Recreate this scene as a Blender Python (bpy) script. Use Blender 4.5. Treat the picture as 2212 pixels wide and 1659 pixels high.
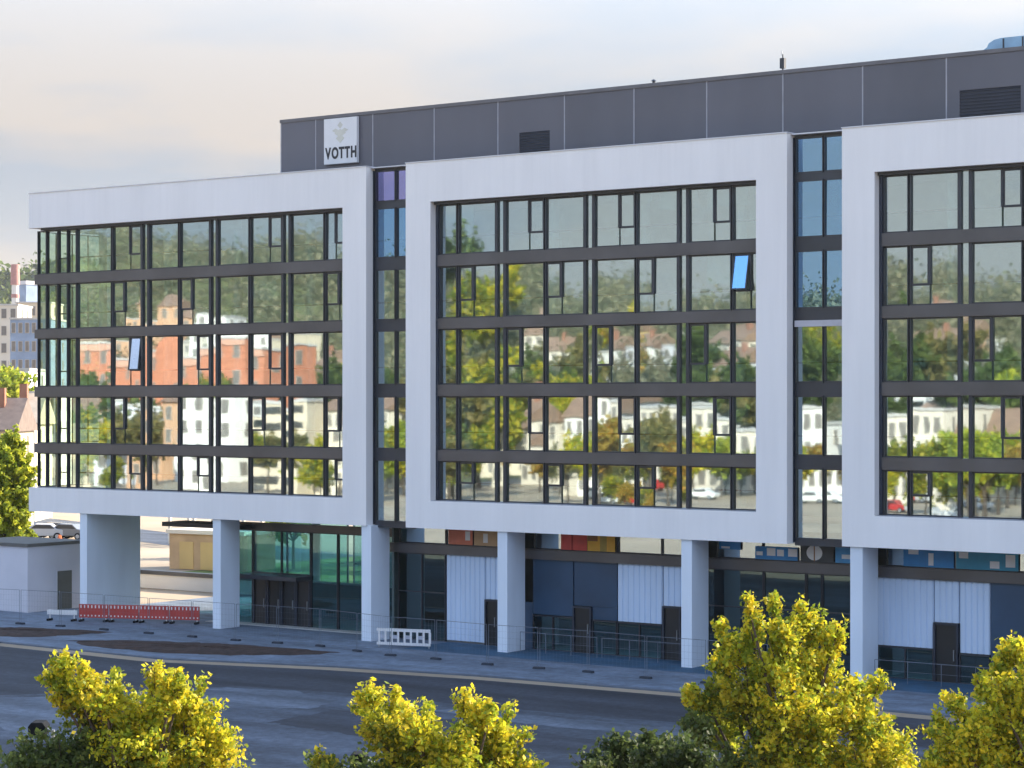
import bpy, math, random
import numpy as np
R = math.radians
for o in list(bpy.data.objects): bpy.data.objects.remove(o)
sc = bpy.context.scene
COL = sc.collection
rnd = random.Random(7)

# ------------------------------------------------------------------ camera
THETA = R(36.11)
CAMZ, GZ = 12.6, -0.2
cam_d = bpy.data.cameras.new('camera'); cam = bpy.data.objects.new('camera', cam_d); COL.objects.link(cam)
cam.location = (0, -90.7, CAMZ); cam.rotation_euler = (R(90), 0, THETA)
cam_d.sensor_width = 36.0; cam_d.lens = 36.0*4801/2212; cam_d.shift_y = 35.5/2212
cam_d.clip_start = 0.5; cam_d.clip_end = 6000
sc.camera = cam

# ------------------------------------------------------------------ sky, sun, exposure
SUN_AZ, SUN_EL = R(33), R(27)          # azimuth clockwise from +Y
w = bpy.data.worlds.new('World'); sc.world = w; w.use_nodes = True
nt = w.node_tree; nt.nodes.clear()
N = nt.nodes.new; L = nt.links.new
out = N('ShaderNodeOutputWorld'); bg = N('ShaderNodeBackground'); sky = N('ShaderNodeTexSky')
sky.sky_type = 'NISHITA'; sky.sun_disc = False; sky.sun_elevation = SUN_EL; sky.sun_rotation = SUN_AZ
sky.air_density = 1.0; sky.dust_density = 1.2; sky.ozone_density = 1.0; sky.altitude = 100
bg.inputs['Strength'].default_value = 0.15
tc = N('ShaderNodeTexCoord'); sep = N('ShaderNodeSeparateXYZ'); L(tc.outputs['Generated'], sep.inputs[0])
zc = N('ShaderNodeMath'); zc.operation = 'MAXIMUM'; L(sep.outputs['Z'], zc.inputs[0]); zc.inputs[1].default_value = 0.0
za = N('ShaderNodeMath'); za.operation = 'ADD'; L(zc.outputs[0], za.inputs[0]); za.inputs[1].default_value = 0.12
dv = N('ShaderNodeVectorMath'); dv.operation = 'SCALE'; L(tc.outputs['Generated'], dv.inputs[0])
iv = N('ShaderNodeMath'); iv.operation = 'DIVIDE'; iv.inputs[0].default_value = 1.0; L(za.outputs[0], iv.inputs[1]); L(iv.outputs[0], dv.inputs['Scale'])
mp = N('ShaderNodeMapping'); L(dv.outputs[0], mp.inputs['Vector']); mp.inputs['Location'].default_value = (-1.4797, -5.0675, -3.6146); mp.inputs['Scale'].default_value = (1, 1, 1.0)
nz = N('ShaderNodeTexNoise'); nz.inputs['Scale'].default_value = 0.75; nz.inputs['Detail'].default_value = 5; nz.inputs['Roughness'].default_value = 0.5
L(mp.outputs[0], nz.inputs['Vector'])
cr = N('ShaderNodeValToRGB'); cr.color_ramp.elements[0].position = 0.42; cr.color_ramp.elements[1].position = 0.66
cr.color_ramp.elements[0].color = (0.22, 0.22, 0.22, 1); cr.color_ramp.elements[1].color = (0.85, 0.85, 0.85, 1)
L(nz.outputs['Fac'], cr.inputs[0])
nz2 = N('ShaderNodeTexNoise'); nz2.inputs['Scale'].default_value = 0.85; nz2.inputs['Detail'].default_value = 7; nz2.inputs['Roughness'].default_value = 0.52; L(mp.outputs[0], nz2.inputs['Vector'])
cc = N('ShaderNodeValToRGB'); cc.color_ramp.elements[0].position = 0.42; cc.color_ramp.elements[1].position = 0.58
cc.color_ramp.elements[0].color = (0.50, 0.535, 0.62, 1); cc.color_ramp.elements[1].color = (0.76, 0.655, 0.58, 1)
L(nz2.outputs['Fac'], cc.inputs[0])
mx = N('ShaderNodeMix'); mx.data_type = 'RGBA'; hz = N('ShaderNodeMapRange'); hz.inputs['From Min'].default_value = 0.0; hz.interpolation_type = 'SMOOTHSTEP'; hz.inputs['From Min'].default_value = 0.10; hz.inputs['From Max'].default_value = 0.55; hz.inputs['To Min'].default_value = 0.97; hz.inputs['To Max'].default_value = 0.0
L(zc.outputs[0], hz.inputs['Value'])
hm = N('ShaderNodeMath'); hm.operation = 'MAXIMUM'; L(cr.outputs[0], hm.inputs[0]); L(hz.outputs[0], hm.inputs[1])
L(hm.outputs[0], mx.inputs['Factor']); L(sky.outputs[0], mx.inputs['A'])
hb_ = N('ShaderNodeMapRange'); hb_.interpolation_type = 'SMOOTHSTEP'; hb_.inputs['From Min'].default_value = 0.0; hb_.inputs['From Max'].default_value = 0.11; hb_.inputs['To Min'].default_value = 0.9; hb_.inputs['To Max'].default_value = 0.0
L(zc.outputs[0], hb_.inputs['Value'])
mh = N('ShaderNodeMix'); mh.data_type = 'RGBA'; L(hb_.outputs[0], mh.inputs['Factor']); L(cc.outputs[0], mh.inputs['A']); mh.inputs['B'].default_value = (0.90, 0.835, 0.80, 1)
L(mh.outputs['Result'], mx.inputs['B'])
L(mx.outputs['Result'], bg.inputs['Color']); L(bg.outputs[0], out.inputs[0])

sun_d = bpy.data.lights.new('sun', 'SUN'); sun = bpy.data.objects.new('sun', sun_d); COL.objects.link(sun)
sun_d.energy = 2.2; sun_d.angle = R(0.5); sun_d.color = (1.0, 0.87, 0.70)
sun.rotation_euler = (R(90)-SUN_EL, 0, math.pi-SUN_AZ)

sc.view_settings.view_transform = 'Standard'; sc.view_settings.look = 'None'
sc.view_settings.exposure = 2.55; sc.view_settings.gamma = 1.0; sc.view_settings.use_curve_mapping = False
sc.cycles.use_denoising = True
sc.cycles.max_bounces = 8; sc.cycles.diffuse_bounces = 3; sc.cycles.glossy_bounces = 4; sc.cycles.transparent_max_bounces = 12
sc.cycles.caustics_reflective = False; sc.cycles.caustics_refractive = False
sc.cycles.sample_clamp_indirect = 6

# ------------------------------------------------------------------ materials
MATS = {}
def mat(name, col, rough=0.6, metal=0.0, var=0.12, scale=1.5, bump=0.0, bscale=20, spec=0.5, stretch=(1, 1, 1), col2=None, grain=0.0, gscale=18, gstretch=(1, 1, 1)):
    if name in MATS: return MATS[name]
    m = bpy.data.materials.new(name); m.use_nodes = True; t = m.node_tree; b = t.nodes['Principled BSDF']
    b.inputs['Roughness'].default_value = rough; b.inputs['Metallic'].default_value = metal
    b.inputs['Specular IOR Level'].default_value = spec
    g = t.nodes.new('ShaderNodeNewGeometry'); mpn = t.nodes.new('ShaderNodeMapping'); mpn.inputs['Scale'].default_value = stretch
    t.links.new(g.outputs['Position'], mpn.inputs['Vector'])
    n = t.nodes.new('ShaderNodeTexNoise'); n.inputs['Scale'].default_value = scale; n.inputs['Detail'].default_value = 6
    t.links.new(mpn.outputs[0], n.inputs['Vector'])
    r = t.nodes.new('ShaderNodeValToRGB'); r.color_ramp.elements[0].position = 0.3; r.color_ramp.elements[1].position = 0.7
    c2 = col2 if col2 else tuple(min(1, c*(1+var)) for c in col)
    c1 = col if col2 else tuple(c*(1-var) for c in col)
    r.color_ramp.elements[0].color = (*c1, 1); r.color_ramp.elements[1].color = (*c2, 1)
    t.links.new(n.outputs['Fac'], r.inputs[0]); t.links.new(r.outputs[0], b.inputs['Base Color'])
    if grain:
        n3 = t.nodes.new('ShaderNodeTexNoise'); n3.inputs['Scale'].default_value = gscale; n3.inputs['Detail'].default_value = 3; n3.inputs['Roughness'].default_value = .7
        m3 = t.nodes.new('ShaderNodeMapping'); m3.inputs['Scale'].default_value = gstretch; t.links.new(g.outputs['Position'], m3.inputs['Vector']); t.links.new(m3.outputs[0], n3.inputs['Vector'])
        r3 = t.nodes.new('ShaderNodeMapRange'); r3.inputs['From Min'].default_value = .3; r3.inputs['From Max'].default_value = .7; r3.inputs['To Min'].default_value = 1-grain; r3.inputs['To Max'].default_value = 1+grain
        v3 = t.nodes.new('ShaderNodeVectorMath'); v3.operation = 'SCALE'; t.links.new(n3.outputs['Fac'], r3.inputs['Value']); t.links.new(r.outputs[0], v3.inputs[0]); t.links.new(r3.outputs[0], v3.inputs['Scale']); t.links.new(v3.outputs[0], b.inputs['Base Color'])
    if bump:
        n2 = t.nodes.new('ShaderNodeTexNoise'); n2.inputs['Scale'].default_value = bscale; n2.inputs['Detail'].default_value = 4
        t.links.new(g.outputs['Position'], n2.inputs['Vector'])
        bp = t.nodes.new('ShaderNodeBump'); bp.inputs['Strength'].default_value = bump; bp.inputs['Distance'].default_value = 0.05
        t.links.new(n2.outputs['Fac'], bp.inputs['Height']); t.links.new(bp.outputs[0], b.inputs['Normal'])
    MATS[name] = m; return m

def glass(name, refl, tint, fac, rough=0.0, wave=0.0008):
    m = bpy.data.materials.new(name); m.use_nodes = True; t = m.node_tree; t.nodes.clear()
    o = t.nodes.new('ShaderNodeOutputMaterial'); mixn = t.nodes.new('ShaderNodeMixShader')
    gl = t.nodes.new('ShaderNodeBsdfGlossy'); gl.inputs['Color'].default_value = (*refl, 1); gl.inputs['Roughness'].default_value = rough
    tr = t.nodes.new('ShaderNodeBsdfTransparent'); tr.inputs['Color'].default_value = (*tint, 1)
    lw_ = t.nodes.new('ShaderNodeLayerWeight'); lw_.inputs['Blend'].default_value = 0.5
    fr = t.nodes.new('ShaderNodeMath'); fr.operation = 'POWER'; fr.inputs[1].default_value = 4.0; t.links.new(lw_.outputs['Facing'], fr.inputs[0])
    ma = t.nodes.new('ShaderNodeMath'); ma.operation = 'MULTIPLY_ADD'; ma.inputs[1].default_value = 1-fac; ma.inputs[2].default_value = fac
    t.links.new(fr.outputs[0], ma.inputs[0]); t.links.new(ma.outputs[0], mixn.inputs[0])
    t.links.new(tr.outputs[0], mixn.inputs[1]); t.links.new(gl.outputs[0], mixn.inputs[2]); t.links.new(mixn.outputs[0], o.inputs[0])
    if wave:
        ge = t.nodes.new('ShaderNodeNewGeometry'); nn = t.nodes.new('ShaderNodeTexNoise'); nn.inputs['Scale'].default_value = 0.7; nn.inputs['Detail'].default_value = 2
        oi = t.nodes.new('ShaderNodeObjectInfo'); ad = t.nodes.new('ShaderNodeVectorMath'); ad.operation = 'ADD'; ms_ = t.nodes.new('ShaderNodeMath'); ms_.operation = 'MULTIPLY'; ms_.inputs[1].default_value = 90
        t.links.new(oi.outputs['Random'], ms_.inputs[0]); t.links.new(ge.outputs['Position'], ad.inputs[0]); t.links.new(ms_.outputs[0], ad.inputs[1]); t.links.new(ad.outputs[0], nn.inputs['Vector'])
        bp = t.nodes.new('ShaderNodeBump'); bp.inputs['Strength'].default_value = 1.0; bp.inputs['Distance'].default_value = wave
        t.links.new(nn.outputs['Fac'], bp.inputs['Height']); t.links.new(bp.outputs[0], gl.inputs['Normal'])
    MATS[name] = m; return m

def leaf_mat(name, trans=0.45):
    m = bpy.data.materials.new(name); m.use_nodes = True; t = m.node_tree; t.nodes.clear()
    o = t.nodes.new('ShaderNodeOutputMaterial'); a = t.nodes.new('ShaderNodeAttribute'); a.attribute_name = 'tint'
    d = t.nodes.new('ShaderNodeBsdfPrincipled'); d.inputs['Roughness'].default_value = 0.55; d.inputs['Specular IOR Level'].default_value = 0.3
    tl = t.nodes.new('ShaderNodeBsdfTranslucent'); mi = t.nodes.new('ShaderNodeMixShader'); mi.inputs[0].default_value = trans
    t.links.new(a.outputs['Color'], d.inputs['Base Color']); t.links.new(a.outputs['Color'], tl.inputs['Color'])
    t.links.new(d.outputs[0], mi.inputs[1]); t.links.new(tl.outputs[0], mi.inputs[2]); t.links.new(mi.outputs[0], o.inputs[0])
    MATS[name] = m; return m

WHITE = mat('white render', (0.87, 0.86, 0.865), 0.75, var=0.035, scale=0.5, grain=.022, gscale=3.2, gstretch=(1, 1, .05), stretch=(1, 1, 0.22), bump=0.05, bscale=40)
COLW = mat('shade tinted concrete', (0.74, 0.82, 0.92), 0.7, var=0.05, scale=0.8, stretch=(1, 1, 0.3))  # white, with the blue of the shade mixed into the colour
ANTH = mat('anthracite metal', (0.030, 0.036, 0.048), 0.42, var=0.25, scale=0.6, spec=0.5)
BAND = mat('spandrel metal', (0.080, 0.076, 0.080), 0.35, var=0.25, scale=0.4, spec=0.6)
DARKREV = mat('dark reveal metal', (0.02, 0.03, 0.05), 0.4, var=0.2)
SHEET = mat('grey sheet cladding', (0.108, 0.108, 0.13), 0.45, var=0.10, scale=0.35, spec=0.5, stretch=(1, 1, .3))
_t = SHEET.node_tree; _b = _t.nodes['Principled BSDF']; _o = _t.nodes.new('ShaderNodeObjectInfo'); _m = _t.nodes.new('ShaderNodeMapRange'); _m.inputs['To Min'].default_value = .90; _m.inputs['To Max'].default_value = 1.10
_v = _t.nodes.new('ShaderNodeVectorMath'); _v.operation = 'SCALE'; _t.links.new(_o.outputs['Random'], _m.inputs['Value']); _t.links.new(_b.inputs['Base Color'].links[0].from_socket, _v.inputs[0]); _t.links.new(_m.outputs[0], _v.inputs['Scale']); _t.links.new(_v.outputs[0], _b.inputs['Base Color'])
JOINT = mat('cladding joint', (0.33, 0.33, 0.37), 0.5)
LOUV = mat('dark louvre', (0.025, 0.03, 0.045), 0.5)
BLUEP = mat('slate blue panel', (0.020, 0.062, 0.125), 0.45, var=0.2, scale=0.5)
FLUTE = mat('white fluted cladding', (0.60, 0.72, 0.90), 0.55, var=0.06, scale=1.0, stretch=(1, 1, 0.2))  # white panels, coloured with the blue cast of the shade
INTW = mat('interior plaster', (0.74, 0.77, 0.75), 0.8)
INTC = mat('interior concrete', (0.45, 0.46, 0.45), 0.8)
BLIND = mat('roller blind', (0.62, 0.66, 0.64), 0.8)
ROOF = mat('roof gravel', (0.32, 0.31, 0.30), 0.9, var=0.2, scale=3)
ASPH = mat('asphalt', (0.025, 0.031, 0.043), 0.85, grain=.38, gscale=3.5, var=0.5, scale=0.7, bump=0.2, bscale=30, stretch=(0.12, 0.8, 1))
ASPH2 = mat('worn asphalt', (0.054, 0.069, 0.093), 0.85, grain=.36, gscale=3.0, var=0.6, scale=0.55, bump=0.2, bscale=30, stretch=(0.14, 0.8, 1))
PAVE = mat('concrete paving', (0.132, 0.172, 0.228), 0.8, grain=.26, gscale=2.2, var=0.3, scale=0.5, stretch=(0.6, 1.4, 1))  # grey paving, its colour partly carries the blue of the shade
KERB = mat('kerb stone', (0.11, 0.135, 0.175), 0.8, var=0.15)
SOIL = mat('dark soil', (0.040, 0.022, 0.016), 0.95, var=0.5, scale=2.5, bump=0.8, bscale=6)
GRAVEL = mat('pale gravel', (0.34, 0.275, 0.195), 0.95, var=0.25, scale=0.08)
LAWN = mat('lawn', (0.10, 0.15, 0.035), 0.95, var=0.35, scale=0.6)
STEEL = mat('galvanised steel', (0.38, 0.40, 0.43), 0.45, metal=0.6, var=0.1)
RUBBER = mat('black rubber', (0.010, 0.012, 0.016), 0.9, spec=.15)
REDP = mat('red barrier plastic', (0.46, 0.05, 0.04), 0.5)
WPL = mat('white plastic', (0.75, 0.75, 0.76), 0.5, var=0.03)
BLACK = mat('black lettering', (0.02, 0.02, 0.025), 0.6)
EMBL = mat('pale gold emblem', (0.60, 0.59, 0.52), 0.6)
BARK = mat('bark', (0.07, 0.05, 0.035), 0.9, var=0.4, scale=6)
GLASS = glass('facade glass', (0.79, 0.90, 1.0), (0.78, 0.93, 0.90), 0.40, rough=0.018)
GLASSB = glass('blue sky tinted glass', (0.42, 0.72, 1.0), (0.40, 0.60, 0.82), 0.46)  # blue of the mirrored sky put into the glass colour
GLASSV = glass('violet sky tinted glass', (0.62, 0.60, 1.0), (0.4, .45, .8), 0.46)  # violet cast of the mirrored sky put into the glass colour
GLASSS = glass('pale sky tinted glass', (0.85, 0.88, 1.0), (0.6, .7, .8), 0.6)  # pale sky reflection of the open sash put into its colour
GLASSL = glass('lobby glass', (0.62, 0.86, 0.92), (0.62, 0.81, 0.83), 0.09)
GLASSC = glass('corner glass', (0.9, 0.95, 0.9), (0.90, 0.97, 0.93), 0.10)
GLASSD = glass('dark shop glass', (0.55, 0.75, 0.80), (0.35, 0.5, 0.5), 0.14)
WGL = glass('house window glass', (0.8, 0.85, 0.9), (0.08, 0.09, 0.1), 0.3)
LEAF = leaf_mat('leaves', 0.5)

# ------------------------------------------------------------------ helpers
class MB:
    def __init__(s): s.v, s.f = [], []
    def box(s, x0, x1, y0, y1, z0, z1):
        i = len(s.v)
        s.v += [(x0, y0, z0), (x1, y0, z0), (x1, y1, z0), (x0, y1, z0), (x0, y0, z1), (x1, y0, z1), (x1, y1, z1), (x0, y1, z1)]
        s.f += [(i, i+3, i+2, i+1), (i+4, i+5, i+6, i+7), (i, i+1, i+5, i+4), (i+1, i+2, i+6, i+5), (i+2, i+3, i+7, i+6), (i+3, i, i+4, i+7)]
        return s
    def tube(s, p, q, r0, r1=None, n=6):
        r1 = r0 if r1 is None else r1
        p, q = np.array(p, float), np.array(q, float); d = q-p; d = d/(np.linalg.norm(d)+1e-9)
        a = np.cross(d, (0, 0, 1) if abs(d[2]) < .9 else (1, 0, 0)); a /= np.linalg.norm(a); b = np.cross(d, a)
        i = len(s.v)
        for c, r in ((p, r0), (q, r1)):
            for k in range(n):
                an = 2*math.pi*k/n; s.v.append(tuple(c+r*(math.cos(an)*a+math.sin(an)*b)))
        for k in range(n): s.f.append((i+k, i+(k+1) % n, i+n+(k+1) % n, i+n+k))
        s.f.append(tuple(i+k for k in range(n))[::-1]); s.f.append(tuple(i+n+k for k in range(n)))
        return s
    def prism(s, pts, axis, a, b):
        """extrude a 2-D outline along an axis from a to b"""
        i = len(s.v); n = len(pts)
        for c in (a, b):
            for (u, v) in pts:
                s.v.append({'x': (c, u, v), 'y': (u, c, v), 'z': (u, v, c)}[axis])
        for k in range(n): s.f.append((i+k, i+(k+1) % n, i+n+(k+1) % n, i+n+k))
        s.f.append(tuple(range(i, i+n))[::-1]); s.f.append(tuple(range(i+n, i+2*n)))
        return s
    def mesh(s, name):
        me = bpy.data.meshes.new(name); me.from_pydata(s.v, [], s.f); me.update(); return me
    def build(s, name, m, parent=None, loc=(0, 0, 0), bevel=0.0):
        me = s.mesh(name); me.materials.append(m)
        return link(name, me, parent, loc, bevel)
def link(name, me, parent=None, loc=(0, 0, 0), bevel=0.0):
    o = bpy.data.objects.new(name, me); COL.objects.link(o); o.location = loc
    if parent: o.parent = parent
    if bevel:
        b = o.modifiers.new('b', 'BEVEL'); b.width = bevel; b.segments = 2; b.limit_method = 'ANGLE'
    return o
def tag(o, label, cat, group=None):
    o['label'] = label; o['category'] = cat
    if group: o['group'] = group
    return o
def thing(name, label, cat, loc=(0, 0, 0), rz=0.0, group=None):
    o = bpy.data.objects.new(name, None); COL.objects.link(o); o.location = loc; o.rotation_euler = (0, 0, rz)
    o.empty_display_size = 0.3
    return tag(o, label, cat, group)
def struct(o): o['kind'] = 'structure'; return o
def copy_tree(o, parent=None):
    c = o.copy(); COL.objects.link(c); c.parent = parent
    for ch in [x for x in o.children]: copy_tree(ch, c)
    return c
def sheet(name, pts, z, m, parent=None, thick=None):
    b = MB()
    if thick: b.prism(pts, 'z', z-thick, z)
    else:
        b.v = [(x, y, z) for x, y in pts]; b.f = [tuple(range(len(pts)))]
    o = b.build(name, m, parent)
    return o
def ccw(pts):
    a = sum(pts[i][0]*pts[(i+1) % len(pts)][1]-pts[(i+1) % len(pts)][0]*pts[i][1] for i in range(len(pts)))
    return pts if a > 0 else pts[::-1]

# ------------------------------------------------------------------ terrain, roads
struct(sheet('ground', [(-2600, -2200), (1800, -2200), (1800, 2600), (-2600, 2600)], GZ-0.02, GRAVEL))
struct(sheet('street', ccw([(-140, -46), (40, -46), (40, -9.0), (-50.5, -8.7), (-62, -9.3), (-69.7, -10.6), (-78.8, -13.2), (-90, -12.8), (-140, -11)]), GZ-0.012, ASPH))  # cut short so the unseen pale ground beyond bounces sun onto the facade
struct(sheet('worn_street_patch', ccw([(-140, -40), (-75, -26), (-68.5, -17.4), (-62, -16.1), (-57, -16.4), (-46.5, -15.4), (-20, -15), (-20, -40)]), GZ-0.006, ASPH2))
def patch(name, pts, z, m):
    pts = ccw(pts); n = len(pts); q = []
    for i_ in range(n):
        p0, p1 = pts[i_], pts[(i_+1) % n]; ln = math.hypot(p1[0]-p0[0], p1[1]-p0[1]); k_ = max(2, int(ln/.5))
        for j_ in range(k_): q.append((p0[0]+(p1[0]-p0[0])*j_/k_+rnd.gauss(0, .12), p0[1]+(p1[1]-p0[1])*j_/k_+rnd.gauss(0, .10)))
    return struct(sheet(name, q, z, m))
ASPH3 = mat('pale worn asphalt', (0.09, 0.114, 0.148), .85, var=.4, scale=.6, stretch=(.2, .9, 1), grain=.3, gscale=3)
patch('pale_street_patch', [(-62, -18.6), (-61, -21), (-66, -23.6), (-71, -22), (-68.5, -18.2), (-65.5, -17.2)], GZ+.001, ASPH3)
patch('pale_street_strip', [(-56, -17.4), (-44, -16.6), (-43, -18.0), (-50, -19.4), (-57, -18.6)], GZ+.001, ASPH3)
patch('pale_street_strip', [(-73, -24.8), (-65, -28), (-62, -33), (-66, -33), (-75, -27.5)], GZ+.001, ASPH3)
patch('dark_street_patch', [(-60, -20.8), (-54, -20), (-46, -21.5), (-44, -24), (-52, -26), (-60, -25)], GZ+.002, ASPH)
# pavement between the street and the building, as a raised slab with a kerb
pav = [(-125, -9.8), (-90, -11.6), (-78.8, -11.9), (-69.7, -9.3), (-62, -8.1), (-50.5, -7.5), (10, -7.2), (10, 18), (-101, 18), (-101, 6), (-125, 6)]
struct(sheet('pavement', ccw(pav), GZ+0.02, PAVE, thick=0.12))
kb = MB()
kp = pav[:7]
for (a0, a1) in zip(kp[:-1], kp[1:]):
    n = max(1, int(math.hypot(a1[0]-a0[0], a1[1]-a0[1])/4))
    for k in range(n):
        x0 = a0[0]+(a1[0]-a0[0])*k/n; y0 = a0[1]+(a1[1]-a0[1])*k/n; x1 = a0[0]+(a1[0]-a0[0])*(k+1)/n; y1 = a0[1]+(a1[1]-a0[1])*(k+1)/n
        dx, dy = x1-x0, y1-y0; l = math.hypot(dx, dy); nx, ny = dy/l*.22, -dx/l*.22; g = .004
        kb.prism(ccw([(x0+dx*g, y0+dy*g), (x1-dx*g, y1-dy*g), (x1-dx*g+nx, y1-dy*g+ny), (x0+dx*g+nx, y0+dy*g+ny)]), 'z', GZ-.1, GZ+.05)
struct(kb.build('kerb', KERB))
# a paved strip along the building in a darker, bluer slab
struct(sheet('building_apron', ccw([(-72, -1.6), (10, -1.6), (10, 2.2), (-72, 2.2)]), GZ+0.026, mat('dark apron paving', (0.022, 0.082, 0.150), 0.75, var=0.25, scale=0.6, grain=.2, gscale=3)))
def bed(name, pts, label):
    pts = ccw(pts); n = len(pts); cx = sum(p[0] for p in pts)/n; cy = sum(p[1] for p in pts)/n
    bm = MB(); rings = 6; q = []
    m_ = 48
    per = []
    for k in range(m_):
        t = k/m_*n; i = int(t); fr = t-i; p0, p1 = pts[i], pts[(i+1) % n]
        per.append((p0[0]+(p1[0]-p0[0])*fr+rnd.uniform(-.25, .25), p0[1]+(p1[1]-p0[1])*fr+rnd.uniform(-.3, .3)))
    for r_ in range(rings+1):
        f = 1-r_/rings*0.95
        for (x, y) in per:
            z = GZ+.0+0.09*math.sin(min(1, (1-f)*2.2)*math.pi/2)*(0.8+rnd.random()*.5) if r_ else GZ+.0
            q.append((cx+(x-cx)*f, cy+(y-cy)*f, z+.02))
    bm.v = q
    for r_ in range(rings):
        for k in range(m_):
            a = r_*m_+k; b2 = r_*m_+(k+1) % m_
            bm.f.append((a, b2, b2+m_, a+m_))
    bm.f.append(tuple(rings*m_+k for k in range(m_)))
    o = bm.build(name, SOIL); tag(o, label, 'planting bed', 'bare soil beds along the street')
bed('planting_bed', [(-103, -8.6), (-98, -6.9), (-94.7, -5.6), (-90.2, -4.7), (-90.4, -7.0), (-92.0, -9.2), (-95, -10.6), (-102, -10.6)], 'dark bare soil bed in front of the small white building')
bed('planting_bed', [(-89.0, -9.0), (-86.0, -6.9), (-82, -5.6), (-77, -4.9), (-73.2, -4.9), (-74.6, -7.2), (-77.2, -9.0), (-80.9, -10.2), (-85.5, -10.3)], 'long brown soil bed between the kerb and the glazed entrance')

# ------------------------------------------------------------------ the office building
YG = 0.65                                   # glazing plane of the framed bays
bld = thing('office_building', 'white framed office building with mirrored glass bays raised on columns', 'building', (0, 0, 0))
FR = [(-102.07, -75.75), (-73.05, -50.40), (-47.55, -24.90)]
STORE = [(19.86, 22.80), (16.58, 19.86), (13.10, 16.58), (9.74, 13.10), (7.35, 9.74)]    # storey slab centre lines
BANDS = [(19.57, 20.16), (16.32, 16.86), (12.82, 13.42), (9.46, 10.02)]
ROWS = [(20.16, 22.78), (16.86, 19.57), (13.42, 16.32), (10.02, 12.82), (7.40, 9.46)]
for i, (x0, x1) in enumerate(FR):
    m = MB(); ST = 1.64
    lx = x0 if i == 0 else x0+ST
    m.box(x0, x1, 0, 1.15, 22.92, 25.0); m.box(x0, x1, 0, 1.15, 5.95, 7.38)
    if i: m.box(x0, x0+ST, 0, 1.15, 7.38, 22.92)
    m.box(x1-ST, x1, 0, 1.15, 7.38, 22.92)
    f = m.build('white_frame', WHITE, bld)
    c = MB(); c.box(x0-.03, x1+.03, -.04, 1.2, 25.0, 25.05); c.build('parapet_cap', mat('pale parapet cap', (0.62, 0.63, 0.68), 0.4, metal=.3, var=.05), f)
    # dark metal profile at the head, grey sill at the foot
    h = MB(); h.box(lx if i else x0+.7, x1-ST, .30, .72, 22.78, 22.92); h.build('head_profile', ANTH, f)
    h = MB(); h.box(lx if i else x0+.7, x1-ST, .06, .8, 7.38, 7.41); h.build('sill', mat('grey sill', (0.30, 0.31, 0.35), .4), f)
    if i:
        h = MB(); h.box(x0+ST, x0+ST+.16, .45, .8, 7.42, 22.78); h.build('jamb_profile', DARKREV, f)

meshcache = {}
def bar(parent, name, x0, x1, y0, y1, z0, z1, m):
    return MB().box(x0, x1, y0, y1, z0, z1).build(name, m, parent)
def pane(parent, x0, x1, z0, z1, y, m, tilt=0.24, name='pane'):
    cx, cz = (x0+x1)/2, (z0+z1)/2; hw, hh = (x1-x0)/2, (z1-z0)/2
    o = MB().box(-hw, hw, -.006, .006, -hh, hh).build(name, m, parent, (cx, y, cz))
    o.rotation_euler = (R(rnd.gauss(0, tilt)), 0, R(rnd.gauss(0, tilt)))
    return o
def window(x0, x1, z0, z1, y=YG, opener=None, m=None, mull=0.055, rail=True, open_sash=False, railz=0.92):
    """one framed window of the curtain wall: its frame is the part, its panes are sub-parts. opener = 'l' or 'r': a tall sash at that side"""
    m = m or GLASS
    fr = MB(); a = mull
    fr.box(x0, x0+a, y-.13, y+.10, z0, z1); fr.box(x1-a, x1, y-.13, y+.10, z0, z1)
    fr.box(x0+a, x1-a, y-.09, y+.08, z0, z0+.07); fr.box(x0+a, x1-a, y-.09, y+.08, z1-.07, z1)
    X0, X1, Z0, Z1 = x0+a, x1-a, z0+.07, z1-.07
    if rail: fr.box(X0, X1, y+.02, y+.06, z0+railz-.03, z0+railz+.05)
    sw = 0.86
    if opener and (X1-X0) > 1.3:
        s0, s1 = (X0, X0+sw) if opener == 'l' else (X1-sw, X1)
        zb = z0+railz
        d0, d1 = (s1, s1+.10) if opener == 'l' else (s0-.10, s0)
        fr.box(d0, d1, y-.11, y+.08, zb, Z1)
        w_ = fr.build('window', ANTH, bld)
        # sash
        sx0, sx1 = s0+.01, s1-.01; cx = (sx0+sx1)/2; hw = (sx1-sx0)/2; h = Z1-zb-.02
        s = MB(); t_ = .06
        s.box(-hw, -hw+t_, -.05, .03, -h, 0); s.box(hw-t_, hw, -.05, .03, -h, 0); s.box(-hw+t_, hw-t_, -.05, .03, -h, -h+t_); s.box(-hw+t_, hw-t_, -.05, .03, -t_, 0)
        so = s.build('opening_sash', ANTH, w_, (cx, y-.03, Z1-.01))
        g = MB().box(-hw+t_, hw-t_, -.02, -.008, -h+t_, -t_).build('sash_pane', (GLASSS if opener == 'r' else GLASSB) if open_sash else m, w_, (cx, y-.03, Z1-.01))
        if open_sash:
            oa = R(-7 if opener == 'r' else -12); so.rotation_euler = (oa, 0, 0); g.rotation_euler = (oa, 0, 0)
        else:
            g.rotation_euler = (R(rnd.gauss(0, .06)), 0, R(rnd.gauss(0, .08)))
        # the pane below the sash and the one beside it
        pane(w_, s0, s1, Z0, zb-.02, y, m)
        if opener == 'l': pane(w_, s1+.10, X1, Z0, Z1, y, m)
        else: pane(w_, X0, s0-.10, Z0, Z1, y, m)
        if opener == 'l': bar(w_, 'sash_sill', s0, s1, y-.09, y+.08, zb-.03, zb, ANTH)
        else: bar(w_, 'sash_sill', s0, s1, y-.09, y+.08, zb-.03, zb, ANTH)
    else:
        w_ = fr.build('window', ANTH, bld)
        pane(w_, X0, X1, Z0, Z1, y, m)
    return w_
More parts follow.
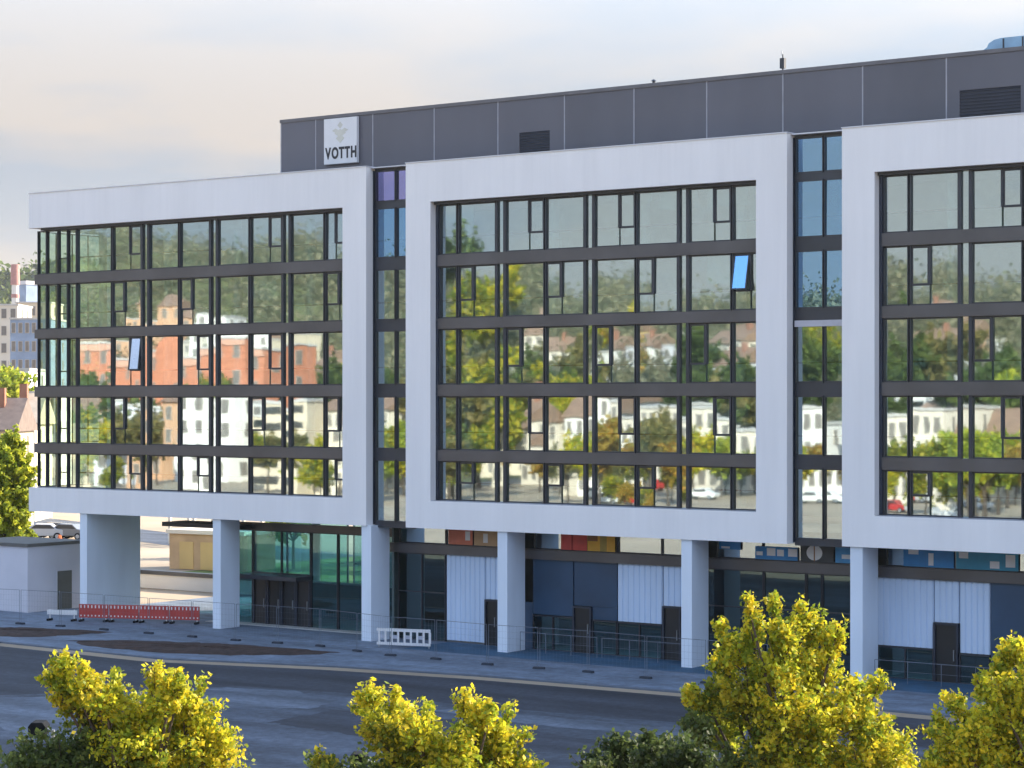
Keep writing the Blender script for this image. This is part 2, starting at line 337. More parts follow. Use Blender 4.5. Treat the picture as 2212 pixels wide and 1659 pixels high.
def bay(i, left, right, doubles, singles, openmap):
    """fill one frame: windows between the mullion lines, storey by storey, narrow infill panels at the double mullions"""
    xs = sorted([(d, 'd') for d in doubles]+[(s_, 's') for s_ in singles])
    for r_, (z0, z1) in enumerate(ROWS):
        edges = [(left, 'e')]+xs+[(right, 'e')]
        for k in range(len(edges)-1):
            (a, ta), (b_, tb) = edges[k], edges[k+1]
            x0 = a+(.30 if ta == 'd' else .035 if ta == 's' else .02); x1 = b_-(.30 if tb == 'd' else .035 if tb == 's' else .02)
            if x1-x0 < .3: continue
            op = openmap(r_, k, ta, tb, x1-x0)
            if op == 'O': window(x0, x1, z0, z1, opener='l', open_sash=True)
            elif op == 'P': window(x0, x1, z0, z1, opener='r', open_sash=True)
            else: window(x0, x1, z0, z1, opener=op)
        for d in doubles:
            fr = MB(); fr.box(d-.30, d-.18, YG-.14, YG+.12, z0, z1); fr.box(d+.18, d+.30, YG-.14, YG+.12, z0, z1); w_ = fr.build('double_mullion', ANTH, bld)
            pane(w_, d-.18, d+.18, z0, z1, YG-.02, GLASS, .05, 'infill_pane')
    for (z0, z1) in BANDS:
        bar(bld, 'spandrel_band', left, right, .40, .84, z0-.0, z1+.0, BAND)
def opL(r_, k, ta, tb, wd):
    if wd < 1.5: return None
    if r_ == 2 and ta == 's' and tb == 'd' and k == 1: return 'P'
    if ta == 's' and (k+r_) % 3 != 0: return 'r' if r_ % 2 == 0 else 'l'
    return 'r' if (ta == 'd' and r_ == 3 and k % 4 == 3) else None
def opM(r_, k, ta, tb, wd):
    if wd < 1.2: return None
    if r_ == 1 and tb == 'e': return 'O'
    if ta == 'd' and tb == 's': return 'l' if r_ in (2,) else ('r' if r_ in (0, 3) else None)
    if ta == 's' and tb == 'd': return 'l' if r_ in (1, 4) else None
    if ta == 's' and tb == 'e': return None
    return None
bay(0, -98.52, FR[0][1]-1.64, (-92.80, -87.37, -81.90), (-95.52, -90.07, -84.62, -79.12), opL)
bay(1, FR[1][0]+1.80, FR[1][1]-1.64, (-67.28, -61.82, -56.37), (-70.05, -64.52, -59.07, -53.66), opM)
bay(2, FR[2][0]+1.80, FR[2][1]-1.64, (-41.75, -36.30, -30.85), (-44.46, -39.02, -33.57, -28.12), opM)
# last sash of the second bay stands open in the second storey (narrow end window)
# glazed corner of the left bay: thin glass at the front and round the end
for r_, (z0, z1) in enumerate(ROWS):
    for (x0, x1) in ((-101.90, -101.15), (-101.11, -100.15), (-100.11, -99.32), (-99.28, -98.55)):
        window(x0, x1, z0, z1, m=GLASSC, mull=.03, rail=(x0 == -100.11), railz=.9)
    for k in range(4):
        ya = YG+.1+k*1.3
        fr = MB(); fr.box(-102.0, -101.92, ya, ya+.05, z0, z1); fr.box(-102.0, -101.92, ya+.05, ya+1.3, z0, z0+.05); fr.box(-102.0, -101.92, ya+.05, ya+1.3, z1-.05, z1)
        w_ = fr.build('window', ANTH, bld)
        MB().box(-101.966, -101.954, ya+.05, ya+1.3, z0+.05, z1-.05).build('pane', GLASSC, w_)
for (z0, z1) in BANDS: bar(bld, 'spandrel_band', -102.04, -98.525, .42, .82, z0, z1, BAND)
for (z0, z1) in ROWS:
    bar(bld, 'double_mullion', -98.545, -98.02+.0, YG-.14, YG+.12, z0, z1, ANTH) if False else None

# recessed glazed joints between the frames
GAPS = [(FR[0][1], FR[1][0]), (FR[1][1], FR[2][0])]
YJ = 0.76
for gi, (g0, g1) in enumerate(GAPS):
    rows = [(6.15, 9.46)]+[(ROWS[k][0], ROWS[k][1]) for k in (3, 2, 1, 0)]+[(23.15, 24.82)]
    rows[4] = (20.16, 22.84)
    mid = g0+.10+(g1-g0-.10)*.53
    for k, (z0, z1) in enumerate(rows):
        gm = GLASSV if (gi == 0 and k == 5) else GLASSB if k >= (4 if gi == 0 else 3) else GLASS
        for (a, c) in ((g0+.10, mid-.03), (mid+.03, g1-.02)):
            window(a, c, z0, z1, y=YJ, m=gm, rail=(k not in (0, 5)), mull=.03, opener=None)
    for (z0, z1) in BANDS+[(22.84, 23.15), (5.85, 6.15), (24.82, 24.93)]:
        bar(bld, 'spandrel_band', g0+.05, g1-.02, YJ-.07, YJ+.15, z0, z1, ANTH)
    bar(bld, 'corner_profile', g0+.004, g0+.045, .56, YJ+.12, 6.0, 24.82, DARKREV)
    bar(bld, 'parapet_cap', g0+.03, g1-.03, .35, 1.3, 24.935, 24.99, MATS['pale parapet cap'])
bar(bld, 'ledge', GAPS[1][0]+.1, GAPS[1][1]-.02, YJ-.22, YJ-.08, 16.02, 16.31, mat('pale ledge', (0.5, 0.5, 0.56), .6))

# body of the building: slabs, cores, back and end walls, interior columns
for z in (22.97, 19.86, 16.58, 13.10, 9.74, 6.7):
    x1 = 0.5
    if z > 22: bar(bld, 'roof_slab', -101.8, x1, 1.25, 16, 23.3, 24.6, ROOF)
    else: bar(bld, 'floor_slab', -101.85, x1, .86, 15.8, z-.22, z+.2, INTC)
bar(bld, 'ceiling', -101.8, .5, 1.2, 15.8, 22.85, 23.25, INTW)
bar(bld, 'core_wall', -96, 0, 5.2, 5.5, 6.95, 22.8, INTW)
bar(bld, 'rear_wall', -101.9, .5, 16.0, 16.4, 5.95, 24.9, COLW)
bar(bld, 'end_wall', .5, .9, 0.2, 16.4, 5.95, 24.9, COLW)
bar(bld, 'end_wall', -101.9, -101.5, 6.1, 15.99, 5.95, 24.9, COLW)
bar(bld, 'shadow_extension', -24.85, .5, .3, .8, 5.95, 24.95, COLW)  # unseen extension, added so the building's shadow covers the street
bar(bld, 'soffit', -101.9, .5, 1.16, 16.0, 5.97, 6.3, mat('soffit panel', (0.22, 0.24, 0.27), .7))
cyl = MB().tube((0, 0, 0), (0, 0, 1), .24, n=14).mesh('interior_column'); cyl.materials.append(INTW)
for x in [-98.2+5.45*k for k in range(14)]:
    for (z0, z1) in STORE:
        o = link('interior_column', cyl, bld, (x+.9, 1.5, z0+.21)); o.scale = (1, 1, z1-z0-.45)
# roller blinds and white desks behind a few panes
bl = random.Random(3)
for k in range(44):
    x = bl.choice([-95+2.72*j for j in range(21)]); r_ = bl.choice([0, 0, 1, 2, 3, 4]); z0, z1 = ROWS[r_]
    h = bl.choice([.5, .9, 1.4])
    if FR[0][1]-2 < x < FR[1][0]+2 or FR[1][1]-2 < x < FR[2][0]+2: continue
    bar(bld, 'roller_blind', x-1.1, x+1.1, .98+.004*k, .984+.004*k, z1-h, z1-.05, BLIND)
for k in range(46):
    x = bl.uniform(-97, -30); r_ = bl.randrange(5); z0 = STORE[r_][0]+.2
    d = MB(); d.box(-.7, .7, -.35, .35, .70, .74); d.box(-.68, -.62, -.3, .3, 0, .7); d.box(.62, .68, -.3, .3, 0, .7); d.box(-.3, .3, .1, .13, .85, 1.22); d.box(-.05, .05, .1, .13, .74, .85)
    d.build('desk', INTW, bld, (x, 1.65+bl.random()*.3, z0))

# roof storey with sheet cladding
YP = 4.0
ZP0, ZP1 = 24.6, 28.6
ps = MB().box(-85.3, .5, YP+.06, 15.5, ZP0, ZP1-.05).build('roof_storey', SHEET, bld)
pj = [-85.39, -82.77, -78.60, -74.29]+[-74.29+4.29*k for k in range(1, 18)]
louv = {(-69.96, -65.69): (-68.6, -66.65, 25.5, 26.68), (-44.29, -40.0): (-43.6, -40.62, 25.5, 26.85)}
for a, c in zip(pj[:-1], pj[1:]):
    if a > 0: break
    c = min(c, .6); hole = None
    for (q0, q1), hv in louv.items():
        if a < hv[0] and hv[1] < c: hole = hv
    m = MB(); g = .035
    if hole:
        h0, h1, hz0, hz1 = hole
        m.box(a+g, h0, YP, YP+.05, ZP0, ZP1-.18); m.box(h1, c-g, YP, YP+.05, ZP0, ZP1-.18)
        m.box(h0, h1, YP, YP+.05, ZP0, hz0); m.box(h0, h1, YP, YP+.05, hz1, ZP1-.18)
    else: m.box(a+g, c-g, YP, YP+.05, ZP0, ZP1-.18)
    m.build('wall_panel', SHEET, ps)
    MB().box(a-.034, a+.034, YP-.012, YP+.055, ZP0, ZP1-.18).build('joint_strip', JOINT, ps)
    if hole:
        lv = MB(); lv.box(h0, h1, YP+.05, YP+.058, hz0, hz1)
        for k in range(9):
            z = hz0+.06+k*(hz1-hz0)/9; lv.prism([(YP+.0, z), (YP+.048, z+.07), (YP+.048, z+.05), (YP+.01, z-.01)], 'x', h0, h1)
        lv.build('louvre', LOUV, ps)
MB().box(-85.45, .6, YP-.06, 15.6, ZP1-.18, ZP1).build('roof_edge', mat('roof edge sheet', (0.13, 0.125, 0.135), .45), ps)

# ground floor
YW = 2.4
for k, (x0, x1) in enumerate(((-97.77, -97.18), (-87.02, -86.42), (-76.16, -75.50), (-67.16, -66.55), (-56.21, -55.62), (-47.19, -46.57), (-36.3, -35.7), (-25.5, -24.9))):
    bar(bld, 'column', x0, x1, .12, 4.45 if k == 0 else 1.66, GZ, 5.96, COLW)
bar(bld, 'transom_beam', -75.9, .4, YW-.22, YW+.12, 4.45, 4.95, BAND)
def clad(x0, x1, z0, z1, m, n):
    base = MB().box(x0, x1, YW+.02, YW+.14, z0, z1).build('cladding_panel', m, bld)
    wd = (x1-x0)/n
    sl = MB().prism([(0.012, 0), (wd-.012, 0), (wd-.05, -.05), (.05, -.05)], 'z', z0, z1).mesh('slat'); sl.materials.append(m)
    for k in range(n): link('slat', sl, base, (x0+k*wd, YW+.02, 0))
def shop(x0, x1, z0, z1, n=1, m=GLASSD, y=YW, tr=None):
    fr = MB(); a = .06
    st = (x1-x0)/n
    for k in range(n+1):
        xx = x0+k*st; fr.box(max(x0, xx-a/2), min(x1, xx+a/2), y-.08, y+.08, z0, z1)
    for z in [z0, z1-.06]+([tr] if tr else []):
        for k in range(n): fr.box(x0+k*st+a/2, x0+(k+1)*st-a/2, y-.06, y+.06, z, z+.06)
    w_ = fr.build('window', ANTH, bld)
    for k in range(n): pane(w_, x0+k*st+.03, x0+(k+1)*st-.03, z0+.06, z1-.06, y, m, .1)
    return w_
def door(x0, x1, z1, y=YW):
    fr = MB(); a = .09
    fr.box(x0, x0+a, y-.14, y+.06, GZ, z1); fr.box(x1-a, x1, y-.14, y+.06, GZ, z1); fr.box(x0+a, x1-a, y-.14, y+.06, z1-a, z1)
    d = fr.build('door', DARKREV, bld)
    MB().box(x0+a, x1-a, y-.03, y+.03, GZ+.02, z1-a).build('door_leaf', mat('dark door', (0.012, 0.016, 0.02), .3), d)
    MB().box(x1-a-.14, x1-a-.11, y-.12, y-.03, .8, 1.3).build('handle', STEEL, d)
shop(-75.45, -72.25, GZ, 4.44, 2, tr=2.35)
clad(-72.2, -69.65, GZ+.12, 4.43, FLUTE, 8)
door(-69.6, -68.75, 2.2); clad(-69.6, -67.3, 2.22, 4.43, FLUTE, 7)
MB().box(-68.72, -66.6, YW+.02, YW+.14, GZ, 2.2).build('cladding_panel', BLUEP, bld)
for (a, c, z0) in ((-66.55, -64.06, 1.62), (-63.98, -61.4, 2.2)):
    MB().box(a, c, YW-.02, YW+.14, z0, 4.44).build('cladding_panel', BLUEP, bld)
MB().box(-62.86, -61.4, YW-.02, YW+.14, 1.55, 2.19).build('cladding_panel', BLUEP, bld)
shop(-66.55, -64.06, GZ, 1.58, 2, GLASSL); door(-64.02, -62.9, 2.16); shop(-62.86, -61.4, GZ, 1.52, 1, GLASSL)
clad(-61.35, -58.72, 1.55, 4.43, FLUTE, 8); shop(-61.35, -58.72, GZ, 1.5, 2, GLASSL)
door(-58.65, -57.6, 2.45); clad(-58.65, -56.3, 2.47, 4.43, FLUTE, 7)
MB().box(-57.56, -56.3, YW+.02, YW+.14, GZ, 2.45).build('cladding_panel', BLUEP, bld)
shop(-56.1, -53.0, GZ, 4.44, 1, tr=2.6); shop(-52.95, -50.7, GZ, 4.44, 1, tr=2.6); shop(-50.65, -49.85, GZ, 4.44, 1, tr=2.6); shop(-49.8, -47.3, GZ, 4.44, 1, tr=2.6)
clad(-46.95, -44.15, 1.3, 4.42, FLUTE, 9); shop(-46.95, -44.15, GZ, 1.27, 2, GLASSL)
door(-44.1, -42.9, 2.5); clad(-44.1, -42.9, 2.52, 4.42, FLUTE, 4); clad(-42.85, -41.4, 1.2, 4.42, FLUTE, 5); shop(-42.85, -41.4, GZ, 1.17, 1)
for (a, c) in ((-41.35, -38.6), (-38.55, -36.4)): MB().box(a, c, YW+.0, YW+.14, GZ, 4.44).build('cladding_panel', BLUEP, bld)
shop(-35.6, -25.6, GZ, 4.44, 4, tr=2.6)
# clerestory under the soffit
for (a, c) in ((-75.4, -72.2), (-72.2, -69.6), (-69.6, -67.2), (-66.5, -64.0), (-64.0, -61.3), (-61.3, -58.7), (-58.7, -56.25), (-55.6, -53), (-53, -50.6), (-50.6, -47.25), (-46.5, -44), (-44, -41.4), (-41.4, -38.8), (-38.8, -36.35)):
    shop(a+.02, c-.02, 4.96, 5.96, 1, GLASS)
bar(bld, 'rear_wall', -75.9, .5, 9.0, 9.3, GZ, 5.96, mat('shop rear wall', (0.10, 0.13, 0.15), .8))
bar(bld, 'ground_floor_slab', -90, .5, 2.6, 15.9, GZ-.05, GZ+.06, INTC)
# glazed lobby at the passage
YL = 3.5
def lobby(x0, x1, y, z0, z1, n, tr):
    return shop(x0, x1, z0, z1, n, GLASSL, y, tr)
lobby(-89.6, -87.1, YL, GZ, 5.2, 1, 2.5); lobby(-87.05, -82.7, YL, 2.75, 5.2, 2, None); lobby(-82.65, -80.7, YL, GZ, 5.2, 1, None); lobby(-80.65, -78.6, YL, GZ, 5.2, 1, None); lobby(-78.55, -76.2, YL, GZ, 5.2, 1, None)
bar(bld, 'transom_beam', -90.2, -76.2, YL-.2, YL+.12, 5.2, 5.62, BAND)
bar(bld, 'canopy', -93.2, -87.0, YL-1.2, YL+.8, 5.25, 5.5, ANTH)
bar(bld, 'canopy', -87.1, -82.6, YL-1.4, YL+.1, 2.5, 2.74, ANTH)
for k in range(4): door(-87.0+k*1.09, -87.0+k*1.09+1.05, 2.48, YL)
fr = MB()
for k in range(5): fr.box(-89.66, -89.58, YL+.1+k*2.8, YL+.2+k*2.8, GZ, 5.2)
w_ = fr.build('window', ANTH, bld)
for k in range(4): MB().box(-89.626, -89.614, YL+.2+k*2.8, YL+.1+(k+1)*2.8, GZ, 5.2).build('pane', GLASSL, w_)
for k in range(5): shop(-89.6+k*2.7, -89.6+(k+1)*2.7-.02, GZ, 5.9, 1, GLASSL, 15.4, 2.4)
bar(bld, 'lobby_wall', -76.1, -75.95, 2.6, 15.5, GZ, 5.95, mat('lobby wall', (0.10, 0.16, 0.17), .6))
lc = MB().box(-88.6, -78.2, 8.0, 8.3, GZ, 1.9).build('lobby_shade_wall', mat('teal lobby shade', (.015, .07, .08), .4), bld)  # added dark wall, stands for the shade in the lower lobby panes
MB().box(-88.7, -78.1, 7.7, 8.35, 1.9, 1.96).build('shade_wall_top', INTC, lc)
for x in (-86.7, -81.2): 
    o = link('interior_column', cyl, bld, (x, 8.5, GZ)); o.scale = (1.1, 1.1, 6.1)

# printed sheets behind and on the high shop windows
def poster(x0, x1, z0, z1, m, label, marks=None):
    p = MB().box(x0, x1, YW-.105, YW-.095, z0, z1).build('poster', m); tag(p, label, 'poster')
    if marks:
        for (a, c, e, f_) in marks: MB().box(x0+(x1-x0)*a, x0+(x1-x0)*c, YW-.112, YW-.106, z0+(z1-z0)*e, z0+(z1-z0)*f_).build('letter', WPL, p)
    return p
RED = mat('red print', (0.60, 0.06, 0.05), .5); YEL = mat('yellow print', (0.68, 0.36, 0.03), .5); BLU = mat('blue print', (0.02, 0.22, 0.52), .5); BRN = mat('brown print', (0.25, .1, .02), .5)
pr = poster(-64.75, -63.15, 5.0, 5.80, RED, 'red half of the print in the high window beside a column')
MB().box(-64.1, -64.0, YW-.112, YW-.106, 5.0, 5.80).build('stripe', mat('dark red print', (.3, .01, .01), .5), pr)
py = poster(-63.12, -61.45, 5.0, 5.80, YEL, 'yellow print with a brown patch in the high window')
MB().box(-63.1, -62.5, YW-.112, YW-.106, 5.5, 5.80).build('patch', BRN, py); MB().box(-62.35, -61.95, YW-.112, YW-.106, 5.0, 5.80).build('patch', mat('ochre print', (.35, .25, .05), .5), py)
poster(-55.4, -54.2, 5.4, 5.80, BLU, 'small blue print with one white mark below the second frame', [(.1, .5, .1, .35)])
poster(-53.4, -51.1, 5.0, 5.62, BLU, 'blue print with white block lettering in the shop window', [(.03, .18, .3, .6), (.28, .48, .3, .9), (.52, .68, .3, .8), (.78, .99, .3, .9)])
pe = poster(-50.95, -49.2, 5.0, 5.80, mat('dark print', (.03, .04, .05), .5), 'dark print with round white emblem beside the third frame')
k = MB(); n = 20
k.prism([(-50.2+.42*math.cos(2*math.pi*i/n), 5.42+.36*math.sin(2*math.pi*i/n)) for i in range(n)], 'y', YW-.112, YW-.106); k.build('emblem', WPL, pe)
MB().box(-50.23, -50.17, YW-.118, YW-.113, 5.02, 5.78).build('stripe', BRN, pe)
poster(-49.1, -47.4, 5.0, 5.80, mat('bright blue print', (.05, .30, .60), .5), 'bright blue print next to the round emblem', [(.2, .8, .25, .5)])
poster(-45.6, -43.1, 5.0, 5.80, BLU, 'blue print with white shapes under the third frame', [(.1, .3, .7, 1.0), (.5, .6, .1, .8)])
poster(-43.0, -40.0, 5.0, 5.80, mat('teal print', (.02, .26, .42), .5), 'teal print at the far end of the high windows', [(.05, .2, .6, .95), (.55, .7, .1, .5), (.8, .95, .2, .9)])
poster(-72.0, -70.4, 5.0, 5.80, mat('salmon print', (.6, .16, .09), .5), 'salmon coloured print above the white fluted panel', [(.7, .9, .3, .9)])
poster(-70.3, -67.3, 5.0, 5.80, mat('tan print', (.48, .30, .16), .5), 'tan print in the high window beside the third column', [(.2, .3, .2, .8)])

# sign on the roof storey
sg = thing('sign', 'white square sign with pale emblem and black letters on the roof storey', 'sign', (-80.75, YP-.1, 25.80))
MB().box(-1.2, 1.2, -.16, .06, 0, 2.55).build('board', WPL, sg, bevel=.02)
e = MB()
def dia(cx, cz, a, h): e.prism([(cx-a, cz), (cx, cz-h), (cx+a, cz), (cx, cz+h)], 'y', -.165-.003*len(e.v)/8, -.161+.0003*len(e.v))
dia(0, 2.15, .20, .20); dia(0, 1.7, .42, .24); dia(-.33, 1.86, .26, .12); dia(.33, 1.86, .26, .12); dia(0, 1.42, .3, .26)
e.build('emblem', EMBL, sg)
xo = -1.06
for chx in 'VOTTH':
    cu = bpy.data.curves.new('letter', 'FONT'); cu.body = chx; cu.size = .86; cu.extrude = .01; cu.offset = .03
    lt = bpy.data.objects.new('letter', cu); COL.objects.link(lt); bpy.context.view_layer.update()
    lme = bpy.data.meshes.new_from_object(lt.evaluated_get(bpy.context.evaluated_depsgraph_get())); lme.materials.clear(); lme.materials.append(BLACK)
    wl_ = max(v.co.x for v in lme.vertices); bpy.data.objects.remove(lt); bpy.data.curves.remove(cu)
    lt = link('letter', lme, sg, (xo, -.172, .32)); lt.rotation_euler = (R(90), 0, 0); lt.scale = (.70, 1, 1); xo += wl_*.70+.05

# things on the roofs
def tbox(name, label, cat, fn, m, loc=(0, 0, 0)):
    k = MB(); fn(k); o = k.build(name, m, None, loc); return tag(o, label, cat)
an = thing('roof_antenna', 'thin antenna mast standing on the roof edge', 'antenna', (-53.4, 5.0, ZP1))
MB().tube((0, 0, 0), (0, 0, .95), .045, .03).build('mast', ANTH, an); MB().box(-.12, .12, -.1, .1, .25, .75).build('sensor_box', ANTH, an); MB().tube((-.05, 0, .9), (-.05, 0, 1.1), .02).build('tip', STEEL, an)
vp = thing('vent_pipe', 'short dark vent pipe on the roof storey', 'vent', (-61.0, 5.2, ZP1))
MB().tube((0, 0, 0), (0, 0, .3), .08, n=10).build('pipe', ANTH, vp); MB().tube((0, 0, .3), (0, 0, .38), .15, .05, 10).build('cap', ANTH, vp)
sk = thing('roof_skylight', 'curved blue glass skylight on the far end of the roof', 'skylight', (-43.4, 6.2, ZP1+.12))
pts = [(0, 0), (0, .35)]+[(.15+.75*(1-math.cos(a)), .45+.5*math.sin(a)) for a in [R(x) for x in (0, 30, 60, 90)]]+[(3.0, .95), (3.0, 0)]
BGL = mat('blue skylight sheet', (0.26, 0.42, 0.58), .15, metal=.2)
MB().prism(pts, 'y', 0, 3).build('dome', BGL, sk); sk.scale = (1, 1, .78)
k = MB()
for x in (.95, 1.9, 2.8): k.box(x, x+.07, -.03, -.005, .1, .9)
k.box(-.05, 3, -.06, -.005, -.0, .12); k.build('rib', ANTH, sk); MB().tube((-.3, .3, .12), (0, .3, .2), .06).build('spout', ANTH, sk)
rv = thing('roof_vent', 'flat grey vent box on the lower roof', 'vent', (-88.9, 3.2, 24.6)); MB().box(-1.1, 1.1, 0, 1.2, 0, .85).build('housing', STEEL, rv, bevel=.05); MB().box(-.9, -.3, -.01, 0, .2, .65).build('grille', LOUV, rv)
for q, (x, lab) in enumerate(((-85.95+.1, 'small dark pipe beside the roof storey'), (-87.1, 'tiny dark pipe on the lower roof'))):
    p = thing('roof_pipe', lab, 'pipe', (x, 3.6, 24.6)); MB().tube((0, 0, 0), (0, 0, .78), .06, n=8).build('pipe', ANTH, p); MB().tube((0, 0, .72), (0, 0, .9), .13, .09, 8).build('cap', ANTH, p)
cbx = thing('cable_duct', 'long low grey duct at the foot of the roof storey', 'duct', (-84, 3.2, 24.6)); MB().box(0, 3, 0, .5, 0, .72).build('casing', STEEL, cbx, bevel=.03)

# ------------------------------------------------------------------ small things on the pavement
FSTEEL = mat('dull fence steel', (.16, .19, .24), .6, metal=.3)
fence_x = [(-100.2, -5.2), (-97.5, -4.7), (-94.6, -4.3), (-91.2, -4.2), (-87.8, -4.1), (-84.6, -4.0), (-81.5, -3.9), (-78.8, -3.6), (-76.0, -3.4), (-73.0, -4.0), (-70.4, -4.5), (-67.6, -4.4), (-64.2, -4.7), (-61.3, -4.5), (-58.6, -4.3), (-55.2, -4.6), (-52, -4.5), (-48.8, -4.5)]
ffm = MB().prism([(-.30, 0), (.30, 0), (.27, .11), (-.27, .11)], 'y', -.11, .11).mesh('fence_foot'); ffm.materials.append(mat('grey rubber foot', (.035, .045, .065), .9))
ords = ['first', 'second', 'third', 'fourth', 'fifth', 'sixth', 'seventh', 'eighth', 'ninth', 'tenth', 'eleventh', 'twelfth', 'thirteenth', 'fourteenth', 'fifteenth', 'sixteenth', 'seventeenth']
for k, (p, q) in enumerate(zip(fence_x[:-1], fence_x[1:])):
    an_ = math.atan2(q[1]-p[1], q[0]-p[0]); ln = math.hypot(q[0]-p[0], q[1]-p[1])
    t = thing('site_fence_panel', 'wire mesh site fence panel on the pavement, %s from the small white building' % ords[k], 'fence', (p[0], p[1], GZ+.03), an_, 'temporary site fence on the pavement')
    f_ = MB(); r_ = .013
    f_.tube((.06, 0, .1), (.06, 0, 1.95), r_); f_.tube((ln-.06, 0, .1), (ln-.06, 0, 1.95), r_); f_.tube((.06, 0, 1.95), (ln-.06, 0, 1.95), r_); f_.tube((.06, 0, .15), (ln-.06, 0, .15), r_)
    f_.build('frame', FSTEEL, t)
    ms = MB()
    for j in range(1, 14): ms.tube((.06+j*(ln-.12)/14, 0, .15), (.06+j*(ln-.12)/14, 0, 1.95), .0025, n=3)
    for j in range(1, 6): ms.tube((.06, 0, .15+j*.3), (ln-.06, 0, .15+j*.3), .0025, n=3)
    o = ms.build('mesh_wires', FSTEEL, t); o['kind'] = 'stuff'
    fo = link('foot', ffm, t, (0, 0, -.02)); fo.rotation_euler = (0, 0, R(90)-an_*0+R(rnd.uniform(-12, 12)))
    fo.rotation_euler = (0, 0, R(rnd.uniform(-8, 8)))
# red and white barrier boards
for k in range(4):
    x = -96.0+k*1.72; y = -1.6+k*.72
    t = thing('traffic_barrier', ['red barrier board beside the big white pier', 'second red barrier board from the pier', 'third red barrier board from the pier', 'red barrier board nearest the glass lobby'][k], 'barrier', (x, y, GZ+.03), math.atan2(.72, 1.72), 'red barriers across the passage')
    bd = MB().box(0.02, 1.82, -.03, .03, .22, 1.0).build('board', REDP, t)
    hs = MB().box(-.035, .035, -.038, -.031, 0, .17).mesh('reflector'); hs.materials.append(WPL)
    for j in range(8):
        link('reflector', hs, bd, (.14+j*.225, 0, .78)); 
        o = link('reflector', hs, bd, (.14+j*.225, 0, .30)); o.scale = (1, 1, .5)
    for xx in (.15, 1.65): MB().box(xx-.05, xx+.05, -.3, .3, 0, .12).build('foot', RUBBER, t); MB().box(xx-.03, xx+.03, .031, .07, .1, 1.02).build('post', WPL, t)
t = thing('traffic_barrier', 'pale grey barrier board at the end of the red barriers', 'barrier', (-97.9, -2.3, GZ+.03), .35, 'red barriers across the passage')
MB().box(0, 1.9, -.03, .03, .35, .62).build('board', WPL, t)
for xx in (.15, 1.7): MB().box(xx-.05, xx+.05, -.3, .3, 0, .12).build('foot', RUBBER, t); MB().box(xx-.03, xx+.03, .031, .07, .1, .65).build('post', WPL, t)
# white site board with dark lettering
t = thing('lattice_barrier', 'low white lattice barrier beside the second white column', 'barrier', (-73.6, -1.7, GZ+.03), R(16))
MB().box(0, 3.0, -.025, .025, .82, .98).build('top_rail', WPL, t); MB().box(0, 3.0, -.025, .025, .12, .26).build('bottom_rail', WPL, t)
for q in range(9): MB().box(.08+q*.355, .19+q*.355, -.02, .02, .26, .82).build('upright', WPL, t)
for (a, c) in ((.19, .43), (.90, 1.14), (1.61, 1.85), (2.32, 2.56)): MB().box(a, c, -.018, .018, .45, .64).build('infill', mat('grey infill', (.45, .47, .55), .6), t)
for xx in (.1, 2.9): MB().box(xx-.03, xx+.03, .026, .06, 0, 1.0).build('post', STEEL, t)
# railings in front of the shop fronts
def railing(x0, x1, y, label):
    t = thing('railing', label, 'railing', (x0, y, GZ+.03)); ln = x1-x0
    MB().tube((0, 0, 1.0), (ln, 0, 1.0), .016).build('top_rail', FSTEEL, t); MB().tube((0, 0, .55), (ln, 0, .55), .008).build('mid_rail', FSTEEL, t)
    n = max(2, int(ln/1.5)); pm = MB().tube((0, 0, 0), (0, 0, 1.0), .016).mesh('post'); pm.materials.append(FSTEEL)
    for j in range(n+1): link('post', pm, t, (ln*j/n, 0, 0))
railing(-66.3, -61.6, .9, 'thin steel railing before the dark blue panels'); railing(-61.3, -56.4, .9, 'thin steel railing before the white fluted panel'); railing(-46.2, -38.0, .6, 'thin steel railing before the door under the third frame')

# ------------------------------------------------------------------ trees
def rot_quads(c, size, rng, up=0.35):
    n = len(c)
    nrm = rng.normal(size=(n, 3)); nrm[:, 2] += up; nrm /= np.linalg.norm(nrm, axis=1)[:, None]
    a = rng.normal(size=(n, 3)); a -= (a*nrm).sum(1)[:, None]*nrm; a /= np.linalg.norm(a, axis=1)[:, None]
    b_ = np.cross(nrm, a)
    s_ = (size*rng.uniform(.35, 1.5, n))[:, None]
    v = np.empty((n, 4, 3)); v[:, 0] = c-a*s_; v[:, 1] = c+b_*s_*.62+nrm*s_*.12; v[:, 2] = c+a*s_; v[:, 3] = c-b_*s_*.62+nrm*s_*.12
    return v.reshape(-1, 3)
def leaf_mesh(name, centers, size, cols, rng):
    v = rot_quads(centers, size, rng); n = len(centers)
    me = bpy.data.meshes.new(name); me.vertices.add(n*4); me.vertices.foreach_set('co', v.astype(np.float32).ravel())
    me.loops.add(n*4); me.loops.foreach_set('vertex_index', np.arange(n*4, dtype=np.int32))
    me.polygons.add(n); me.polygons.foreach_set('loop_start', np.arange(0, n*4, 4, dtype=np.int32)); me.polygons.foreach_set('loop_total', np.full(n, 4, dtype=np.int32))
    me.update()
    at = me.color_attributes.new('tint', 'FLOAT_COLOR', 'POINT')
    c4 = np.ones((n*4, 4), np.float32); c4[:, :3] = np.repeat(cols, 4, axis=0); at.data.foreach_set('color', c4.ravel())
    me.materials.append(LEAF); return me
